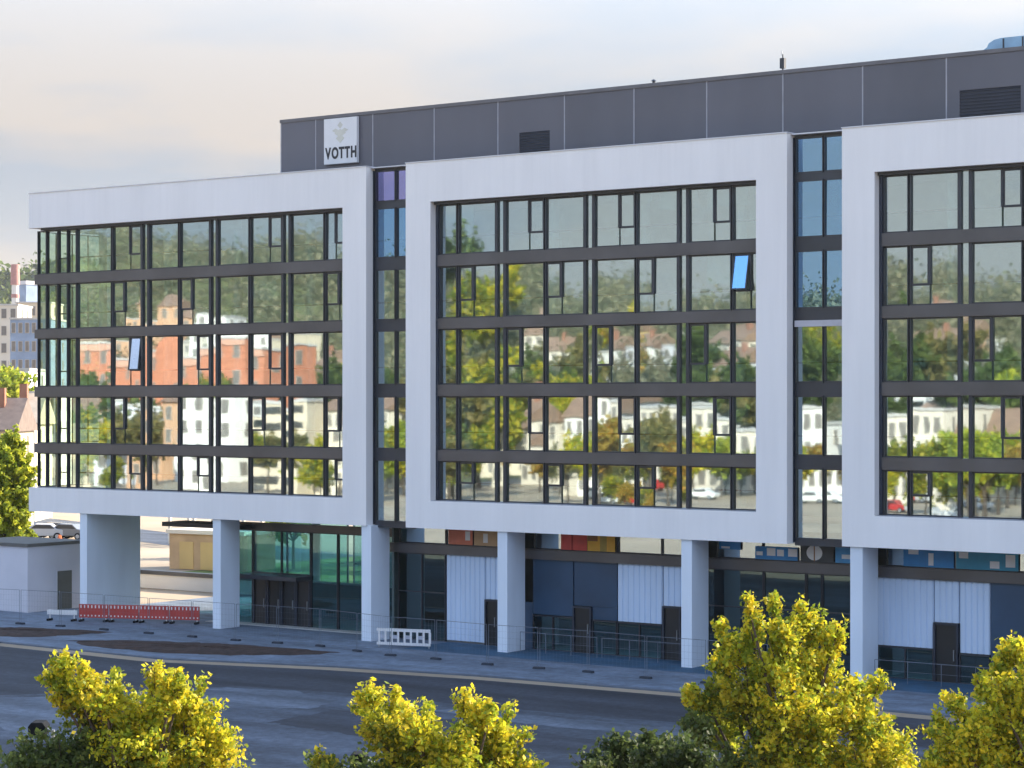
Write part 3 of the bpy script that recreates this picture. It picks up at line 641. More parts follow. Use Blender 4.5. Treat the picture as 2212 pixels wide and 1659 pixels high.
PAL = {'gold': ((.68, .55, .03), (.52, .51, .03), (.25, .32, .025)), 'mix': ((.52, .44, .03), (.28, .30, .025), (.12, .17, .02)),
       'green': ((.17, .21, .05), (.11, .155, .04), (.075, .11, .03)), 'lime': ((.55, .55, .05), (.38, .44, .04), (.22, .29, .03)), 'olive': ((.34, .27, .09), (.24, .21, .07), (.15, .155, .05)), 'hill': ((.33, .29, .17), (.25, .24, .14), (.17, .18, .10)), 'shaded_bush': ((.085, .115, .03), (.06, .09, .025), (.045, .065, .02)), 'rust': ((.50, .28, .04), (.42, .30, .05), (.3, .26, .05))}
def make_tree(lobes, seed, per, leaf, pal, trunk_r=.16, base=(0, 0), twigs=30):
    """lobes: (x, y, z, r, palette or None). returns crown mesh, wood mesh"""
    rng = np.random.default_rng(seed); cs, cols = [], []; wood = MB()
    zmin = min(l[2] for l in lobes); hub = np.array([base[0], base[1], max(.8, zmin-.9)])
    wood.tube((base[0], base[1], -.3), hub, trunk_r, trunk_r*.7, 8)
    for (x, y, z, r_, *pp) in lobes:
        P_ = PAL[pp[0] if pp and pp[0] else pal]; c = np.array([x, y, z])
        k1 = hub+(c-hub)*.5+rng.normal(size=3)*.12; wood.tube(hub, k1, trunk_r*.5, trunk_r*.3, 5); wood.tube(k1, c, trunk_r*.3, trunk_r*.12, 5)
        nt_ = max(6, int(twigs*(r_**1.4)))
        for j in range(nt_):
            d = rng.normal(size=3); d[2] += .35; d /= np.linalg.norm(d)
            tip = c+d*r_*rng.uniform(.5, 1.3)*np.array([1, 1, 1.05]); st = c+(hub-c)*rng.uniform(0, .22)
            if j % 3 == 0: wood.tube(st, tip, .02, .006, 3)
            m_ = int(per*rng.uniform(.6, 1.4)); t_ = rng.uniform(.35, 1.04, m_)[:, None]
            pt = st+(tip-st)*t_+rng.normal(size=(m_, 3))*(.10*r_**.5+.02)*(1.25-.6*t_); cs.append(pt)
            w_ = rng.dirichlet((.9, 1.2, .9)); pick = rng.choice(3, m_, p=w_)
            col = np.array(P_)[pick]*rng.uniform(.8, 1.2, (m_, 1)); cols.append(col)
    return leaf_mesh('crown', np.concatenate(cs), leaf, np.clip(np.concatenate(cols), 0, 1), rng), wood
def place_tree(name, label, meshes, loc, rz=0, scale=1, group=None, cat='tree'):
    t = thing(name, label, cat, loc, rz, group); t.scale = (scale,)*3
    c = link('crown', meshes[0], t); wdm = meshes[1]
    if isinstance(wdm, MB): wdm = wdm.mesh('trunk'); wdm.materials.append(BARK)
    link('trunk', wdm, t); return t
def wood_mesh(wb):
    m_ = wb.mesh('trunk'); m_.materials.append(BARK); return m_

def at(xpx, depth):     # ground point seen at a picture column (of 2212) and a distance from the camera
    u = (xpx-1106)/4801
    return (depth*(-math.sin(THETA)+u*math.cos(THETA)), -90.7+depth*(math.cos(THETA)+u*math.sin(THETA)))
def px_lobes(cx, depth, L_, hz=0.2):
    s_ = 4801/depth; o = []
    r2 = np.random.default_rng(int(cx))
    for (x, y, r_, *pp) in L_: o.append(((x-cx)/s_, r2.uniform(-.6, .6)*min(1.2, r_+.5), 12.6-(y-865)/s_-GZ, r_, *pp))
    return o
tA = px_lobes(290, 50, [(140, 1438, .34), (185, 1470, .42), (120, 1475, .3), (235, 1500, .6), (150, 1510, .45, 'mix'), (345, 1462, .32), (375, 1495, .45), (395, 1470, .22), (420, 1530, .55), (300, 1545, .7), (230, 1560, .7, 'mix'), (390, 1590, .8), (460, 1610, .55), (310, 1620, 1.0), (200, 1640, .8, 'green'), (110, 1640, .7, 'green'), (60, 1660, .7, 'green'), (420, 1680, 1.1), (280, 1720, 1.3, 'mix'), (150, 1720, 1.1, 'green')])  # in these crowns lower left lobes get darker greens as painted shade
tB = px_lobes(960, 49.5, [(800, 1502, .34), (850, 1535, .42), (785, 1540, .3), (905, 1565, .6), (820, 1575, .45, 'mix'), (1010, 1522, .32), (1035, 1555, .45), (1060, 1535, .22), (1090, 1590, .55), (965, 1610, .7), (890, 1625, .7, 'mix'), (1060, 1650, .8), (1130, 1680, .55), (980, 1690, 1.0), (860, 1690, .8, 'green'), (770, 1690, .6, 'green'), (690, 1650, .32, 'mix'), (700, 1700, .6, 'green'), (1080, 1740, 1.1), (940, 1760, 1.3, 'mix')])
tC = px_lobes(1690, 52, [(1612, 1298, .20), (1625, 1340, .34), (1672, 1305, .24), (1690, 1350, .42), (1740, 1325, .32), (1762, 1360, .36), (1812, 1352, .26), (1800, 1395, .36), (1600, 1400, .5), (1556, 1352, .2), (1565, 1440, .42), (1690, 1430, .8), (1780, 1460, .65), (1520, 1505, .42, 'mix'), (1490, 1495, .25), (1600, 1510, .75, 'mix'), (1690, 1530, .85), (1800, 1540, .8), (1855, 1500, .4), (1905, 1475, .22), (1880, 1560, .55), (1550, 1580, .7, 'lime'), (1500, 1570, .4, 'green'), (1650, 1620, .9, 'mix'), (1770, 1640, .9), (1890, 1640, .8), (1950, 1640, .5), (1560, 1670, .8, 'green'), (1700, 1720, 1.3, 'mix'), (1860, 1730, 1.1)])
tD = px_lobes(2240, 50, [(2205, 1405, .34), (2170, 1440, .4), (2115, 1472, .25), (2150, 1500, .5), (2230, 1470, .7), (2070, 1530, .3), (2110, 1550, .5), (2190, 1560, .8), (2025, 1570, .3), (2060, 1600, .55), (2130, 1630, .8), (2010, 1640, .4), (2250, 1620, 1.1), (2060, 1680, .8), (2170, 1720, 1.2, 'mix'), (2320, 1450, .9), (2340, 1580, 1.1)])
tE = px_lobes(1400, 47, [(1270, 1655, .4, 'shaded_bush'), (1330, 1640, .45, 'shaded_bush'), (1395, 1610, .35, 'shaded_bush'), (1440, 1640, .55, 'shaded_bush'), (1500, 1640, .6, 'shaded_bush'), (1350, 1690, .7, 'shaded_bush'), (1450, 1700, .9, 'shaded_bush'), (1400, 1760, 1.1, 'shaded_bush')])  # green palette darkened to stand for foliage in shade
for nm, lb, lo, cx, dp, sd, pal in (('autumn_tree', 'yellow autumn tree with two peaks at the lower left of the street', tA, 290, 50, 11, 'gold'),
        ('autumn_tree', 'smaller yellow autumn tree before the dark road, second from the left', tB, 960, 49.5, 11, 'gold'),
        ('autumn_tree', 'tallest yellow green tree, standing before the fourth and fifth columns', tC, 1690, 52, 13, 'gold'),
        ('autumn_tree', 'bright yellow tree cut by the right edge of the picture', tD, 2240, 50, 14, 'gold'),
        ('young_tree', 'dark green low tree between two yellow trees at the bottom', tE, 1400, 47, 15, 'green')):
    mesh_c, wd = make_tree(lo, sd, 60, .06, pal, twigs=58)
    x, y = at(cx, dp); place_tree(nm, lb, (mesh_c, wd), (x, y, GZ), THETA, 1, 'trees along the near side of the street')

# street lamps half hidden by the two left trees
for (px, py, dp, lb) in ((85, 1572, 51.5, 'black headed street lamp behind the left yellow tree'), (776, 1640, 51, 'black headed street lamp behind the second yellow tree')):
    x, y = at(px, dp); h = 12.6-(py-865)*dp/4801-GZ
    t = thing('street_lamp', lb, 'street lamp', (x, y, GZ), THETA, 'street lamps')
    MB().tube((.32, 0, 0), (.32, 0, h-.05), .06, .04, 10).build('pole', STEEL, t); MB().tube((.32, 0, h-.1), (.1, 0, h+.02), .03, .03, 8).build('arm', STEEL, t)
    MB().prism([(-.2, -.16), (.18, -.16), (.2, .05), (.12, .15), (-.14, .15), (-.22, .05)], 'y', -.25, .25).build('lamp_head', RUBBER, t, (0, 0, h), bevel=.02)

# ------------------------------------------------------------------ houses, cars
def house(name, label, loc, rz, wdt, dep, h, wallm, roof, floors, cols, group=None, roofm=None, winm=None, shutter=None, ribbon=False):
    """a house whose local -Y side is not used: its street front is local +Y ... windows on front (+Y) and both ends"""
    t = thing(name, label, 'building', loc, rz, group)
    wl = MB().box(-wdt/2, wdt/2, -dep, 0, -6, h); wl.build('wall', wallm, t)
    rm = roofm or mat('brown roof tiles', (0.24, 0.15, 0.10), .8, var=.25, scale=1.2)
    if roof == 'gable':
        k = MB(); ov = .4; rh = dep*.36
        k.prism([(-dep-ov, h-.1), (ov, h-.1), (ov, h+.08), (-dep/2, h+rh), (-dep-ov, h+.08)], 'x', -wdt/2-ov, wdt/2+ov); r_ = k.build('roof', rm, t)
        MB().box(wdt*.2, wdt*.2+.8, -dep*.42, -dep*.42+.8, h+rh*.5, h+rh+1.0).build('chimney', mat('chimney brick', (.3, .14, .09), .9), r_)
    elif roof == 'hip':
        rh = 2.6; k = MB(); a, c_, ov = wdt/2, dep, .45
        k.v = [(-a-ov, ov, h), (a+ov, ov, h), (a+ov, -c_-ov, h), (-a-ov, -c_-ov, h), (-a*.45, -c_/2, h+rh), (a*.45, -c_/2, h+rh)]
        k.f = [(0, 1, 5, 4), (1, 2, 5), (2, 3, 4, 5), (3, 0, 4), (3, 2, 1, 0)]; k.build('roof', rm, t)
    else:
        MB().box(-wdt/2-.2, wdt/2+.2, -dep-.2, .2, h, h+.35).build('roof', mat('flat roof edge', (.5, .48, .45), .7), t)
    fh = h/floors
    if ribbon:
        for f_ in range(floors):
            wn = MB().box(-wdt/2+.6, wdt/2-.6, .01, .07, f_*fh+fh*.35, f_*fh+fh*.80).build('window', mat('dark frame', (.08, .08, .08), .5), t)
            MB().box(-wdt/2+.7, wdt/2-.7, .071, .08, f_*fh+fh*.38, f_*fh+fh*.77).build('pane', WGL, wn)
        return t
    ww, wh = min(1.3, wdt/cols*.5), fh*.52
    fr = MB().box(-ww/2-.08, ww/2+.08, 0, .09, -.08, wh+.08).mesh('window'); fr.materials.append(winm or mat('stone window surround', (.46, .42, .36), .8))
    pn = MB().box(-ww/2, ww/2, .091, .10, 0, wh).mesh('pane'); pn.materials.append(mat('dark window', (.20, .18, .16), .25, spec=.4))
    for f_ in range(floors):
        for c_ in range(cols):
            x = -wdt/2+(c_+.5)*wdt/cols; z = f_*fh+fh*.28
            o = link('window', fr, t, (x, 0.001, z)); link('pane', pn, o)
        for sgn in (-1, 1):
            for c_ in range(2):
                o = link('window', fr, t, (sgn*(wdt/2+.001), -dep*(.3+.4*c_), f_*fh+fh*.28)); o.rotation_euler = (0, 0, -sgn*math.pi/2); link('pane', pn, o)
    return t
CREAM = mat('cream plaster', (.62, .53, .40), .85, var=.08, scale=.3); CREAM2 = mat('pale cream plaster', (.70, .63, .52), .85, var=.06, scale=.3); WHT = mat('white plaster', (.74, .72, .68), .85, var=.05, scale=.3)
BRICK = mat('orange red brick', (.52, .20, .11), .85, var=.2, scale=1.5); YELP = mat('yellow ochre plaster', (.58, .40, .16), .85, var=.1, scale=.3); ORP = mat('orange plaster', (.58, .34, .20), .85, var=.08, scale=.3)
GREYP = mat('pale grey plaster', (.62, .62, .65), .85, var=.06, scale=.3); BLUG = mat('blue glass facade', (.24, .32, .46), .25, var=.2, scale=.3, spec=.7); DROOF = mat('dark roof tiles', (.17, .13, .11), .8, var=.2)  # far left tones paled, distance haze put into the colours

# hillside with the town that the glass mirrors (behind the camera)
RX = [(-900, 72), (-580, 69), (-480, 56), (-400, 43), (-320, 38), (-230, 39), (-100, 36), (200, 32)]
def terr(x, y):
    d = -y
    for (a, c) in zip(RX[:-1], RX[1:]):
        if a[0] <= x <= c[0]: h = a[1]+(c[1]-a[1])*(x-a[0])/(c[0]-a[0]); break
    else: h = RX[0][1] if x < RX[0][0] else RX[-1][1]
    t_ = min(1, max(0, (d-185)/(455-185))); return GZ-.03+h*t_*t_*(3-2*t_)*(1 if d < 520 else max(.3, 1-(d-520)/700))
nx_, ny_ = 70, 46
hv, hf = [], []
for j in range(ny_):
    for i in range(nx_):
        x = -950+i*1200/(nx_-1); y = -185-j*650/(ny_-1); z = terr(x, y)
        if j > 1: z += rnd.uniform(-1, 1)*.5
        hv.append((x, y, z))
for j in range(ny_-1):
    for i in range(nx_-1): a = j*nx_+i; hf.append((a, a+nx_, a+nx_+1, a+1))
hb = MB(); hb.v, hb.f = hv, hf
struct(hb.build('hillside', mat('hillside meadow', (.13, .14, .045), .95, var=.4, scale=.03)))

def M(xpx, d):   # where the ray mirrored at picture column xpx meets the plane Y = -d
    u = (xpx-1106)/4801; t_ = (92.0+d)/(math.cos(THETA)+u*math.sin(THETA)); return t_*(-math.sin(THETA)+u*math.cos(THETA))
tr0 = random.Random(21)
def th_(name, label, x0, x1, d, dep, h, wallm, roof, floors, cols, **kw):
    xa, xb = M(x0, d), M(x1, d); xc = (xa+xb)/2
    d += tr0.uniform(-5, 5); h *= tr0.uniform(.86, 1.1)
    return house(name, label, (xc, -d, terr(xc, -d)), tr0.uniform(-.22, .22), (xb-xa)*tr0.uniform(.72, .95), dep, h, wallm, roof, floors, cols, **kw)
GR = 'town houses mirrored in the glass'
# long red building with an arched middle
xa, xb = M(183, 170), M(515, 170)
rb = house('brick_hall', 'long orange red brick hall with arched middle, mirrored in the left bay', ((xa+xb)/2, -170, GZ), 0, xb-xa, 14, 21.5, BRICK, 'flat', 5, 9, group=GR, roofm=None)
gx = M(357, 170)-(xa+xb)/2; n = 14
k = MB(); k.prism([(gx-4.2, 0), (gx+4.2, 0)]+[(gx+4.2*math.cos(a), 21.5+2.6*math.sin(a)) for a in [math.pi*i/n for i in range(n+1)]], 'y', .1, 1.2); gb = k.build('arched_gable', BRICK, rb)
for q in range(5): MB().box(gx-3+q*1.35, gx-3+q*1.35+.7, 1.2, 1.3, 11, 15.5).build('pilaster', CREAM2, gb)
k = MB(); k.box(-(xb-xa)/2, gx-4.3, .02, .25, 20.4, 21.4); k.box(gx+4.3, (xb-xa)/2, .02, .25, 20.4, 21.4); k.build('cornice', mat('salmon stone', (.6, .34, .24), .8), rb)
th_('town_house', 'white flat roofed town house mirrored low in the left bay', 400, 530, 140, 10, 13.0, WHT, 'flat', 4, 3, group=GR)
th_('town_house', 'orange town house beside the white one, mirrored in the left bay', 320, 392, 144, 9, 13.2, ORP, 'hip', 4, 2, group=GR)
th_('town_house', 'cream striped town house mirrored at the right of the left bay', 538, 655, 140, 10, 12.3, CREAM, 'flat', 5, 4, group=GR, ribbon=True)
th_('town_house', 'pale cream house mirrored beside the left white stile', 660, 760, 145, 10, 12.6, CREAM2, 'hip', 4, 3, group=GR)
th_('town_house', 'cream house mirrored in the first glazed joint', 790, 900, 150, 10, 12.4, CREAM2, 'gable', 4, 4, group=GR)
th_('town_house', 'grey green house mirrored at the left end of the left bay', 190, 300, 150, 9, 12.8, GREYP, 'flat', 4, 3, group=GR)
th_('hill_house', 'white house on the slope mirrored high in the left bay', 395, 455, 320, 9, 11, CREAM2, 'flat', 3, 2, group=GR)
th_('hill_house', 'bright white block on the slope mirrored high in the left bay', 462, 535, 318, 9, 13, WHT, 'flat', 4, 3, group=GR)
th_('hill_house', 'orange house on the slope mirrored high in the left bay', 325, 390, 322, 9, 13, ORP, 'gable', 3, 2, group=GR)
th_('hill_house', 'yellow cream house on the slope mirrored in the left bay', 540, 615, 315, 9, 11, CREAM, 'flat', 4, 3, group=GR, ribbon=True)
th_('hill_house', 'low white house mirrored right of the red hall', 520, 620, 240, 10, 9, WHT, 'gable', 2, 4, group=GR)
th_('hill_house', 'cream villa mirrored right of the low white house', 628, 700, 235, 10, 11, CREAM2, 'hip', 3, 3, group=GR)
th_('town_house', 'cream row house with gable mirrored left in the middle bay', 1085, 1190, 172, 10, 10.6, CREAM2, 'gable', 3, 4, group=GR)
th_('town_house', 'white row house mirrored in the middle of the middle bay', 1195, 1300, 170, 10, 10.4, WHT, 'gable', 3, 4, group=GR)
th_('town_house', 'long pale cream house mirrored in the middle bay', 1305, 1480, 171, 10, 10.9, CREAM2, 'flat', 3, 7, group=GR)
th_('town_house', 'cream house mirrored at the right of the middle bay', 1485, 1660, 169, 10, 11.3, CREAM2, 'flat', 3, 6, group=GR)
th_('town_house', 'pale house mirrored in the second glazed joint', 1700, 1840, 168, 10, 11.2, WHT, 'flat', 3, 5, group=GR)
th_('town_house', 'long cream hall mirrored in the third bay', 1880, 2120, 168, 10, 11.6, CREAM2, 'flat', 3, 9, group=GR)
th_('town_house', 'cream house with orange roof mirrored at the end of the third bay', 2130, 2260, 170, 10, 9.0, CREAM, 'gable', 2, 5, group=GR)
th_('hill_house', 'white villa with tiled roof mirrored in the middle bay', 1300, 1385, 262, 9, 8.0, WHT, 'hip', 2, 4, group=GR)
th_('hill_house', 'wide white villa on the slope mirrored in the middle bay', 1395, 1475, 258, 9, 8.5, CREAM2, 'hip', 2, 4, group=GR)
th_('hill_house', 'ochre house on the slope mirrored in the middle bay', 1285, 1352, 345, 9, 8.0, YELP, 'gable', 2, 3, group=GR)
th_('hill_house', 'white striped block mirrored in the third bay', 1912, 2080, 232, 12, 13, WHT, 'flat', 4, 8, group=GR, ribbon=True)
th_('hill_house', 'small ochre house mirrored high in the third bay', 2020, 2060, 300, 8, 9, ORP, 'gable', 2, 2, group=GR)
th_('hill_house', 'pale block mirrored at the end of the third bay', 2110, 2170, 240, 10, 12, GREYP, 'flat', 4, 3, group=GR)
th_('town_house', 'cream house mirrored at the far left corner', 20, 150, 160, 10, 11, CREAM, 'gable', 3, 4, group=GR)

# trees of the town: a few kinds, copied
def proto(seed, pal, h, r_):
    rg = np.random.default_rng(seed); lb = [(0, 0, h*.68, r_*.8, pal)]
    for j in range(9):
        a = rg.uniform(0, 6.28); lb.append((math.cos(a)*r_*.55, math.sin(a)*r_*.55, h*rg.uniform(.45, .85), r_*rg.uniform(.35, .55), pal))
    c, wd = make_tree(lb, seed, 26, .24, pal, trunk_r=.2, twigs=13); return c, wood_mesh(wd)
PT = {'gold': proto(31, 'gold', 8, 2.6), 'green': proto(32, 'green', 9, 3.0), 'olive': proto(33, 'olive', 8.5, 2.9), 'rust': proto(34, 'rust', 7.5, 2.5), 'lime': proto(35, 'lime', 8.5, 2.8), 'mix': proto(36, 'mix', 8.5, 2.8)}
TL = {'gold': 'golden autumn tree', 'green': 'dark green tree', 'olive': 'olive green tree', 'rust': 'rust coloured tree', 'lime': 'light green tree', 'mix': 'yellow green tree'}
TREES = []
tr = random.Random(5)
def mtree(xpx, d, kind, s_):
    x = M(xpx, d); t = place_tree('town_tree', TL[kind], PT[kind], (x, -d, terr(x, -d)), tr.uniform(0, 6.28), s_, 'town trees mirrored in the glass')
    where = 'left bay' if xpx < 740 else 'first glazed joint' if xpx < 900 else 'middle bay' if xpx < 1650 else 'second glazed joint' if xpx < 1850 else 'third bay'
    row = 'on the street' if d < 166 else 'behind the houses' if d < 255 else 'high on the slope'
    TREES.append((xpx, '%s %s mirrored in the %s' % (TL[kind], row, where), t))
for (x, d, kd, s_) in ((230, 155, 'green', 1.9), (280, 150, 'olive', 1.5), (425, 158, 'mix', 1.95), (450, 160, 'green', 1.7), (120, 130, 'mix', 1.5), (160, 190, 'olive', 2.1), (560, 205, 'green', 2.2), (600, 210, 'olive', 2.3), (700, 200, 'green', 2.1), (730, 215, 'mix', 2.0),
        (560, 130, 'mix', .9), (620, 128, 'olive', .95), (690, 128, 'gold', .9), (340, 128, 'olive', .9), (830, 180, 'green', 2.0), (870, 205, 'olive', 2.1), (820, 135, 'olive', .9),
        (960, 150, 'olive', 2.0), (1000, 200, 'mix', 2.6), (1040, 165, 'mix', 1.9), (985, 240, 'olive', 2.6), (1060, 250, 'gold', 2.2), (1015, 330, 'mix', 2.6), (1050, 345, 'gold', 2.4), (970, 400, 'green', 3.0), (1120, 215, 'olive', 2.0), (1160, 225, 'green', 2.1), (1210, 220, 'mix', 2.1), (1250, 215, 'gold', 1.9), (1275, 225, 'gold', 2.0), (1230, 270, 'olive', 2.2), (1420, 215, 'green', 1.6), (1350, 300, 'rust', 2.0), (1330, 310, 'gold', 1.9), (1500, 210, 'green', 2.0), (1560, 215, 'olive', 2.1), (1600, 222, 'green', 2.2), (1530, 260, 'green', 2.4),
        (965, 130, 'green', 1.0), (1030, 135, 'mix', 1.1), (1110, 150, 'rust', .9), (1160, 148, 'gold', .95), (1220, 150, 'olive', .9), (1290, 150, 'gold', .9), (1350, 152, 'rust', .95), (1410, 150, 'mix', .9), (1500, 149, 'gold', 1.0), (1560, 151, 'lime', .9), (1610, 150, 'gold', .9), (1740, 148, 'gold', .9), (1800, 150, 'rust', .9),
        (1930, 150, 'olive', 1.0), (2000, 150, 'mix', 1.0), (2060, 148, 'lime', 1.0), (2150, 150, 'olive', 1.1), (2190, 215, 'lime', 1.8), (1940, 205, 'green', 1.8), (1980, 260, 'green', 2.3), (2050, 265, 'olive', 2.4), (2140, 225, 'green', 2.0), (1760, 215, 'green', 2.2), (1720, 225, 'olive', 2.2), (1800, 240, 'mix', 2.2), (2180, 180, 'green', 1.6)):
    mtree(x, d, kd, s_)
rt = random.Random(77)
for k in range(46):
    mtree(rt.choice([rt.uniform(190, 740), rt.uniform(940, 1640), rt.uniform(940, 1640), rt.uniform(1880, 2230), rt.uniform(780, 900)]), rt.uniform(112, 160), rt.choice(['gold', 'olive', 'mix', 'rust', 'lime', 'olive', 'mix']), rt.uniform(.5, 1.25))
HS = []
HC = [CREAM, CREAM2, WHT, YELP, ORP, CREAM2, GREYP, CREAM]
for k in range(30):
    xpx = rt.choice([rt.uniform(190, 740), rt.uniform(1100, 1640), rt.uniform(1880, 2230)]); d = rt.uniform(190, 330); x = M(xpx, d)
    ci = rt.randrange(len(HC)); nm_ = ['cream', 'pale cream', 'white', 'ochre', 'orange', 'pale cream', 'grey', 'cream'][ci]
    h_ = house('hill_house', '', (x, -d, terr(x, -d)), rt.uniform(-.5, .5), rt.uniform(7, 13), 9, rt.uniform(5.5, 9), HC[ci], rt.choice(['gable', 'hip', 'gable', 'flat']), 2, rt.choice([2, 3, 4]), group=GR)
    where = 'left bay' if xpx < 740 else 'middle bay' if xpx < 1650 else 'third bay'
    HS.append((xpx, 'small %s house among the trees mirrored in the %s' % (nm_, where), h_))
for lb in sorted(set(q[1] for q in HS)):
    same = sorted([q for q in HS if q[1] == lb], key=lambda q: q[0])
    for k, q in enumerate(same): q[2]['label'] = lb if len(same) == 1 else lb+', %s from the left' % ('first', 'second', 'third', 'fourth', 'fifth', 'sixth', 'seventh', 'eighth', 'ninth', 'tenth')[k]
for lb in sorted(set(q[1] for q in TREES)):
    same = sorted([q for q in TREES if q[1] == lb], key=lambda q: q[0])
    for k, q in enumerate(same): q[2]['label'] = lb if len(same) == 1 else lb+', %s from the left' % ('first', 'second', 'third', 'fourth', 'fifth', 'sixth', 'seventh', 'eighth', 'ninth', 'tenth', 'eleventh', 'twelfth')[k]
# wood on the ridge: nobody could count its crowns
def wood(name, label, pts, size, n_leaf, pal, seed):
    rg = np.random.default_rng(seed); cs, cl = [], []
    for (x, y, z, s_) in pts:
        c = rg.normal(size=(n_leaf, 3))*np.array([.42, .42, .40])*s_; c[:, 2] = np.abs(c[:, 2])*1.15; cs.append(c+np.array([x, y, z]))
        base = np.array(PAL[pal][rg.integers(0, 3)])*rg.uniform(.6, 1.25); cl.append(np.tile(base, (n_leaf, 1))*rg.uniform(.8, 1.2, (n_leaf, 1)))
    o = link(name, leaf_mesh(name, np.concatenate(cs), size, np.concatenate(cl), rg)); o['kind'] = 'stuff'; o['label'] = label; o['category'] = 'wood'; return o
wp = []
for k in range(2600):
    d = tr.uniform(215, 520)**1.0; xpx = tr.uniform(-150, 2400); x = M(xpx, d)
    if d < 300 and tr.random() < .35: continue
    wp.append((x, -d, terr(x, -d)-.5, tr.uniform(5, 9)))
wood('wooded_hill', 'dark wooded hill mirrored in the upper windows', wp, .60, 84, 'hill', 51)

# cars
def car_proto(colm):
    t = bpy.data.objects.new('parked_car', None); COL.objects.link(t)
    prof = [(-2.1, .35), (-2.15, .75), (-2.0, .92), (-1.25, 1.0), (-.75, 1.42), (.7, 1.46), (1.35, 1.02), (2.0, .92), (2.15, .7), (2.12, .35)]
    MB().prism(prof, 'x', -.84, .84).build('body', colm, t, bevel=.06)
    k = MB(); k.prism([(-1.08, 1.02), (-.70, 1.36), (.64, 1.39), (1.15, 1.03)], 'x', -.85, .85); k.build('side_windows', mat('car glass', (.03, .035, .04), .08), t)
    wm = MB().tube((-.1, 0, 0), (.1, 0, 0), .33, n=16).mesh('wheel'); wm.materials.append(RUBBER); rm_ = MB().tube((-.11, 0, 0), (.11, 0, 0), .19, n=12).mesh('rim'); rm_.materials.append(STEEL)
    for sx in (-.78, .78):
        for sy in (-1.32, 1.32): o = link('wheel', wm, t, (sx, sy, .33)); link('rim', rm_, o)
    hl = MB().box(-.18, .18, -.03, .03, -.07, .07).mesh('headlight'); hl.materials.append(WPL)
    for sx in (-.6, .6): link('headlight', hl, t, (sx, 2.12, .76))
    return t
CARC = {'white': (.72, .72, .70), 'red': (.42, .03, .03), 'silver': (.42, .43, .45), 'dark blue': (.03, .06, .14), 'black': (.02, .02, .02), 'grey': (.16, .17, .18)}
protos = {}
def car(colname, label, x, y, rz, group, z=None):
    if colname not in protos:
        protos[colname] = car_proto(mat('car paint '+colname, CARC[colname], .25, var=.02)); o = protos[colname]
    else: o = copy_tree(protos[colname])
    o.location = (x, y, GZ-.008 if z is None else z); o.rotation_euler = (0, 0, rz); tag(o, label, 'car', group); return o
CG = 'parked cars mirrored in the lowest windows'
for (x, cn, lb) in ((1300, 'white', 'white car mirrored low in the middle bay, left of the red one'), (1345, 'white', 'white car mirrored low in the middle bay, next to the red one'), (1420, 'red', 'red car mirrored low in the middle bay'), (1530, 'white', 'white car mirrored at the right of the middle bay'), (1935, 'red', 'red car mirrored low in the third bay'), (2010, 'silver', 'silver car mirrored low in the third bay'), (2090, 'white', 'white car mirrored at the end of the third bay'), (250, 'dark blue', 'dark blue car mirrored low in the left bay'), (480, 'silver', 'silver car mirrored low in the left bay'), (1780, 'white', 'white car mirrored in the second glazed joint'), (850, 'silver', 'silver car mirrored in the first glazed joint')):
    car(cn, lb, M(x, 143)-1, -143.5, R(90+tr.uniform(-8, 8)), CG)

# ------------------------------------------------------------------ what lies left of and behind the building
kx, ky = -102.4, .2
kk = thing('site_building', 'small white flat roofed building with dark door left of the pier', 'building', (kx, ky, GZ+.02), R(0))
MB().box(-6, 0, 0, 4.6, 0, 3.95).build('wall', mat('light grey plaster', (.62, .62, .68), .8, var=.06, scale=.5), kk)
MB().box(-6.1, .1, -.1, 4.7, 3.95, 4.15).build('roof', mat('dark flat roof', (.13, .13, .12), .8), kk)
dd = MB().box(.002, .06, 2.35, 3.5, .02, 2.35).build('door', mat('dark grey door', (.07, .08, .075), .6), kk); MB().box(.061, .1, 2.45, 2.5, 1.0, 1.15).build('handle', STEEL, dd)
MB().box(.002, .05, 2.25, 2.34, .02, 2.42).build('door_frame', GREYP, kk)
ex = thing('excavator', 'orange digger standing between the small white building and the pier', 'excavator', (*at(158, 158), GZ), R(150))
ex.scale = (.85,)*3
ORM = mat('orange machine paint', (.55, .13, .03), .45)
MB().box(-1.1, 1.1, -1.4, 1.2, 1.0, 1.9).build('body', ORM, ex, bevel=.08); cb = MB().prism([(-1.0, 1.9), (.5, 1.9), (.7, 2.3), (.3, 3.1), (-.9, 3.1)], 'y', -.9, .3).build('cab', ORM, ex, bevel=.04)
MB().box(-.8, .35, -.93, -.905, 2.1, 2.95).build('side_window', MATS['car glass'], cb)
for sy in (-1.1, .9): MB().prism([(-1.6, .2), (-1.3, 0), (1.3, 0), (1.6, .2), (1.6, .65), (1.3, .85), (-1.3, .85), (-1.6, .65)], 'y', sy-.25, sy+.25).build('track', RUBBER, ex)
bm_ = MB(); bm_.tube((1.0, .6, 1.7), (2.4, .6, 3.6), .18, .16, 6); bm_.tube((2.4, .6, 3.6), (4.0, .6, 2.2), .15, .12, 6); bm_.build('boom', ORM, ex); MB().prism([(3.7, 1.4), (4.3, 1.3), (4.5, 2.0), (4.0, 2.3), (3.75, 2.1)], 'y', .2, 1.0).build('bucket', ANTH, ex)
sc_ = thing('site_cabin', 'cream site cabin beside the orange digger', 'cabin', (-109.6, 13.5, GZ), R(20)); MB().box(-1.5, 1.5, -1, 1, .1, 2.3).build('wall', CREAM2, sc_); MB().box(-1.55, 1.55, -1.05, 1.05, 2.3, 2.4).build('roof', GREYP, sc_); MB().box(-.4, .4, -1.03, -1.001, .15, 1.9).build('door', GREYP, sc_)
lw = thing('garden_wall', 'low wall with dark coping seen through the passage', 'wall', (0, 0, GZ)); 
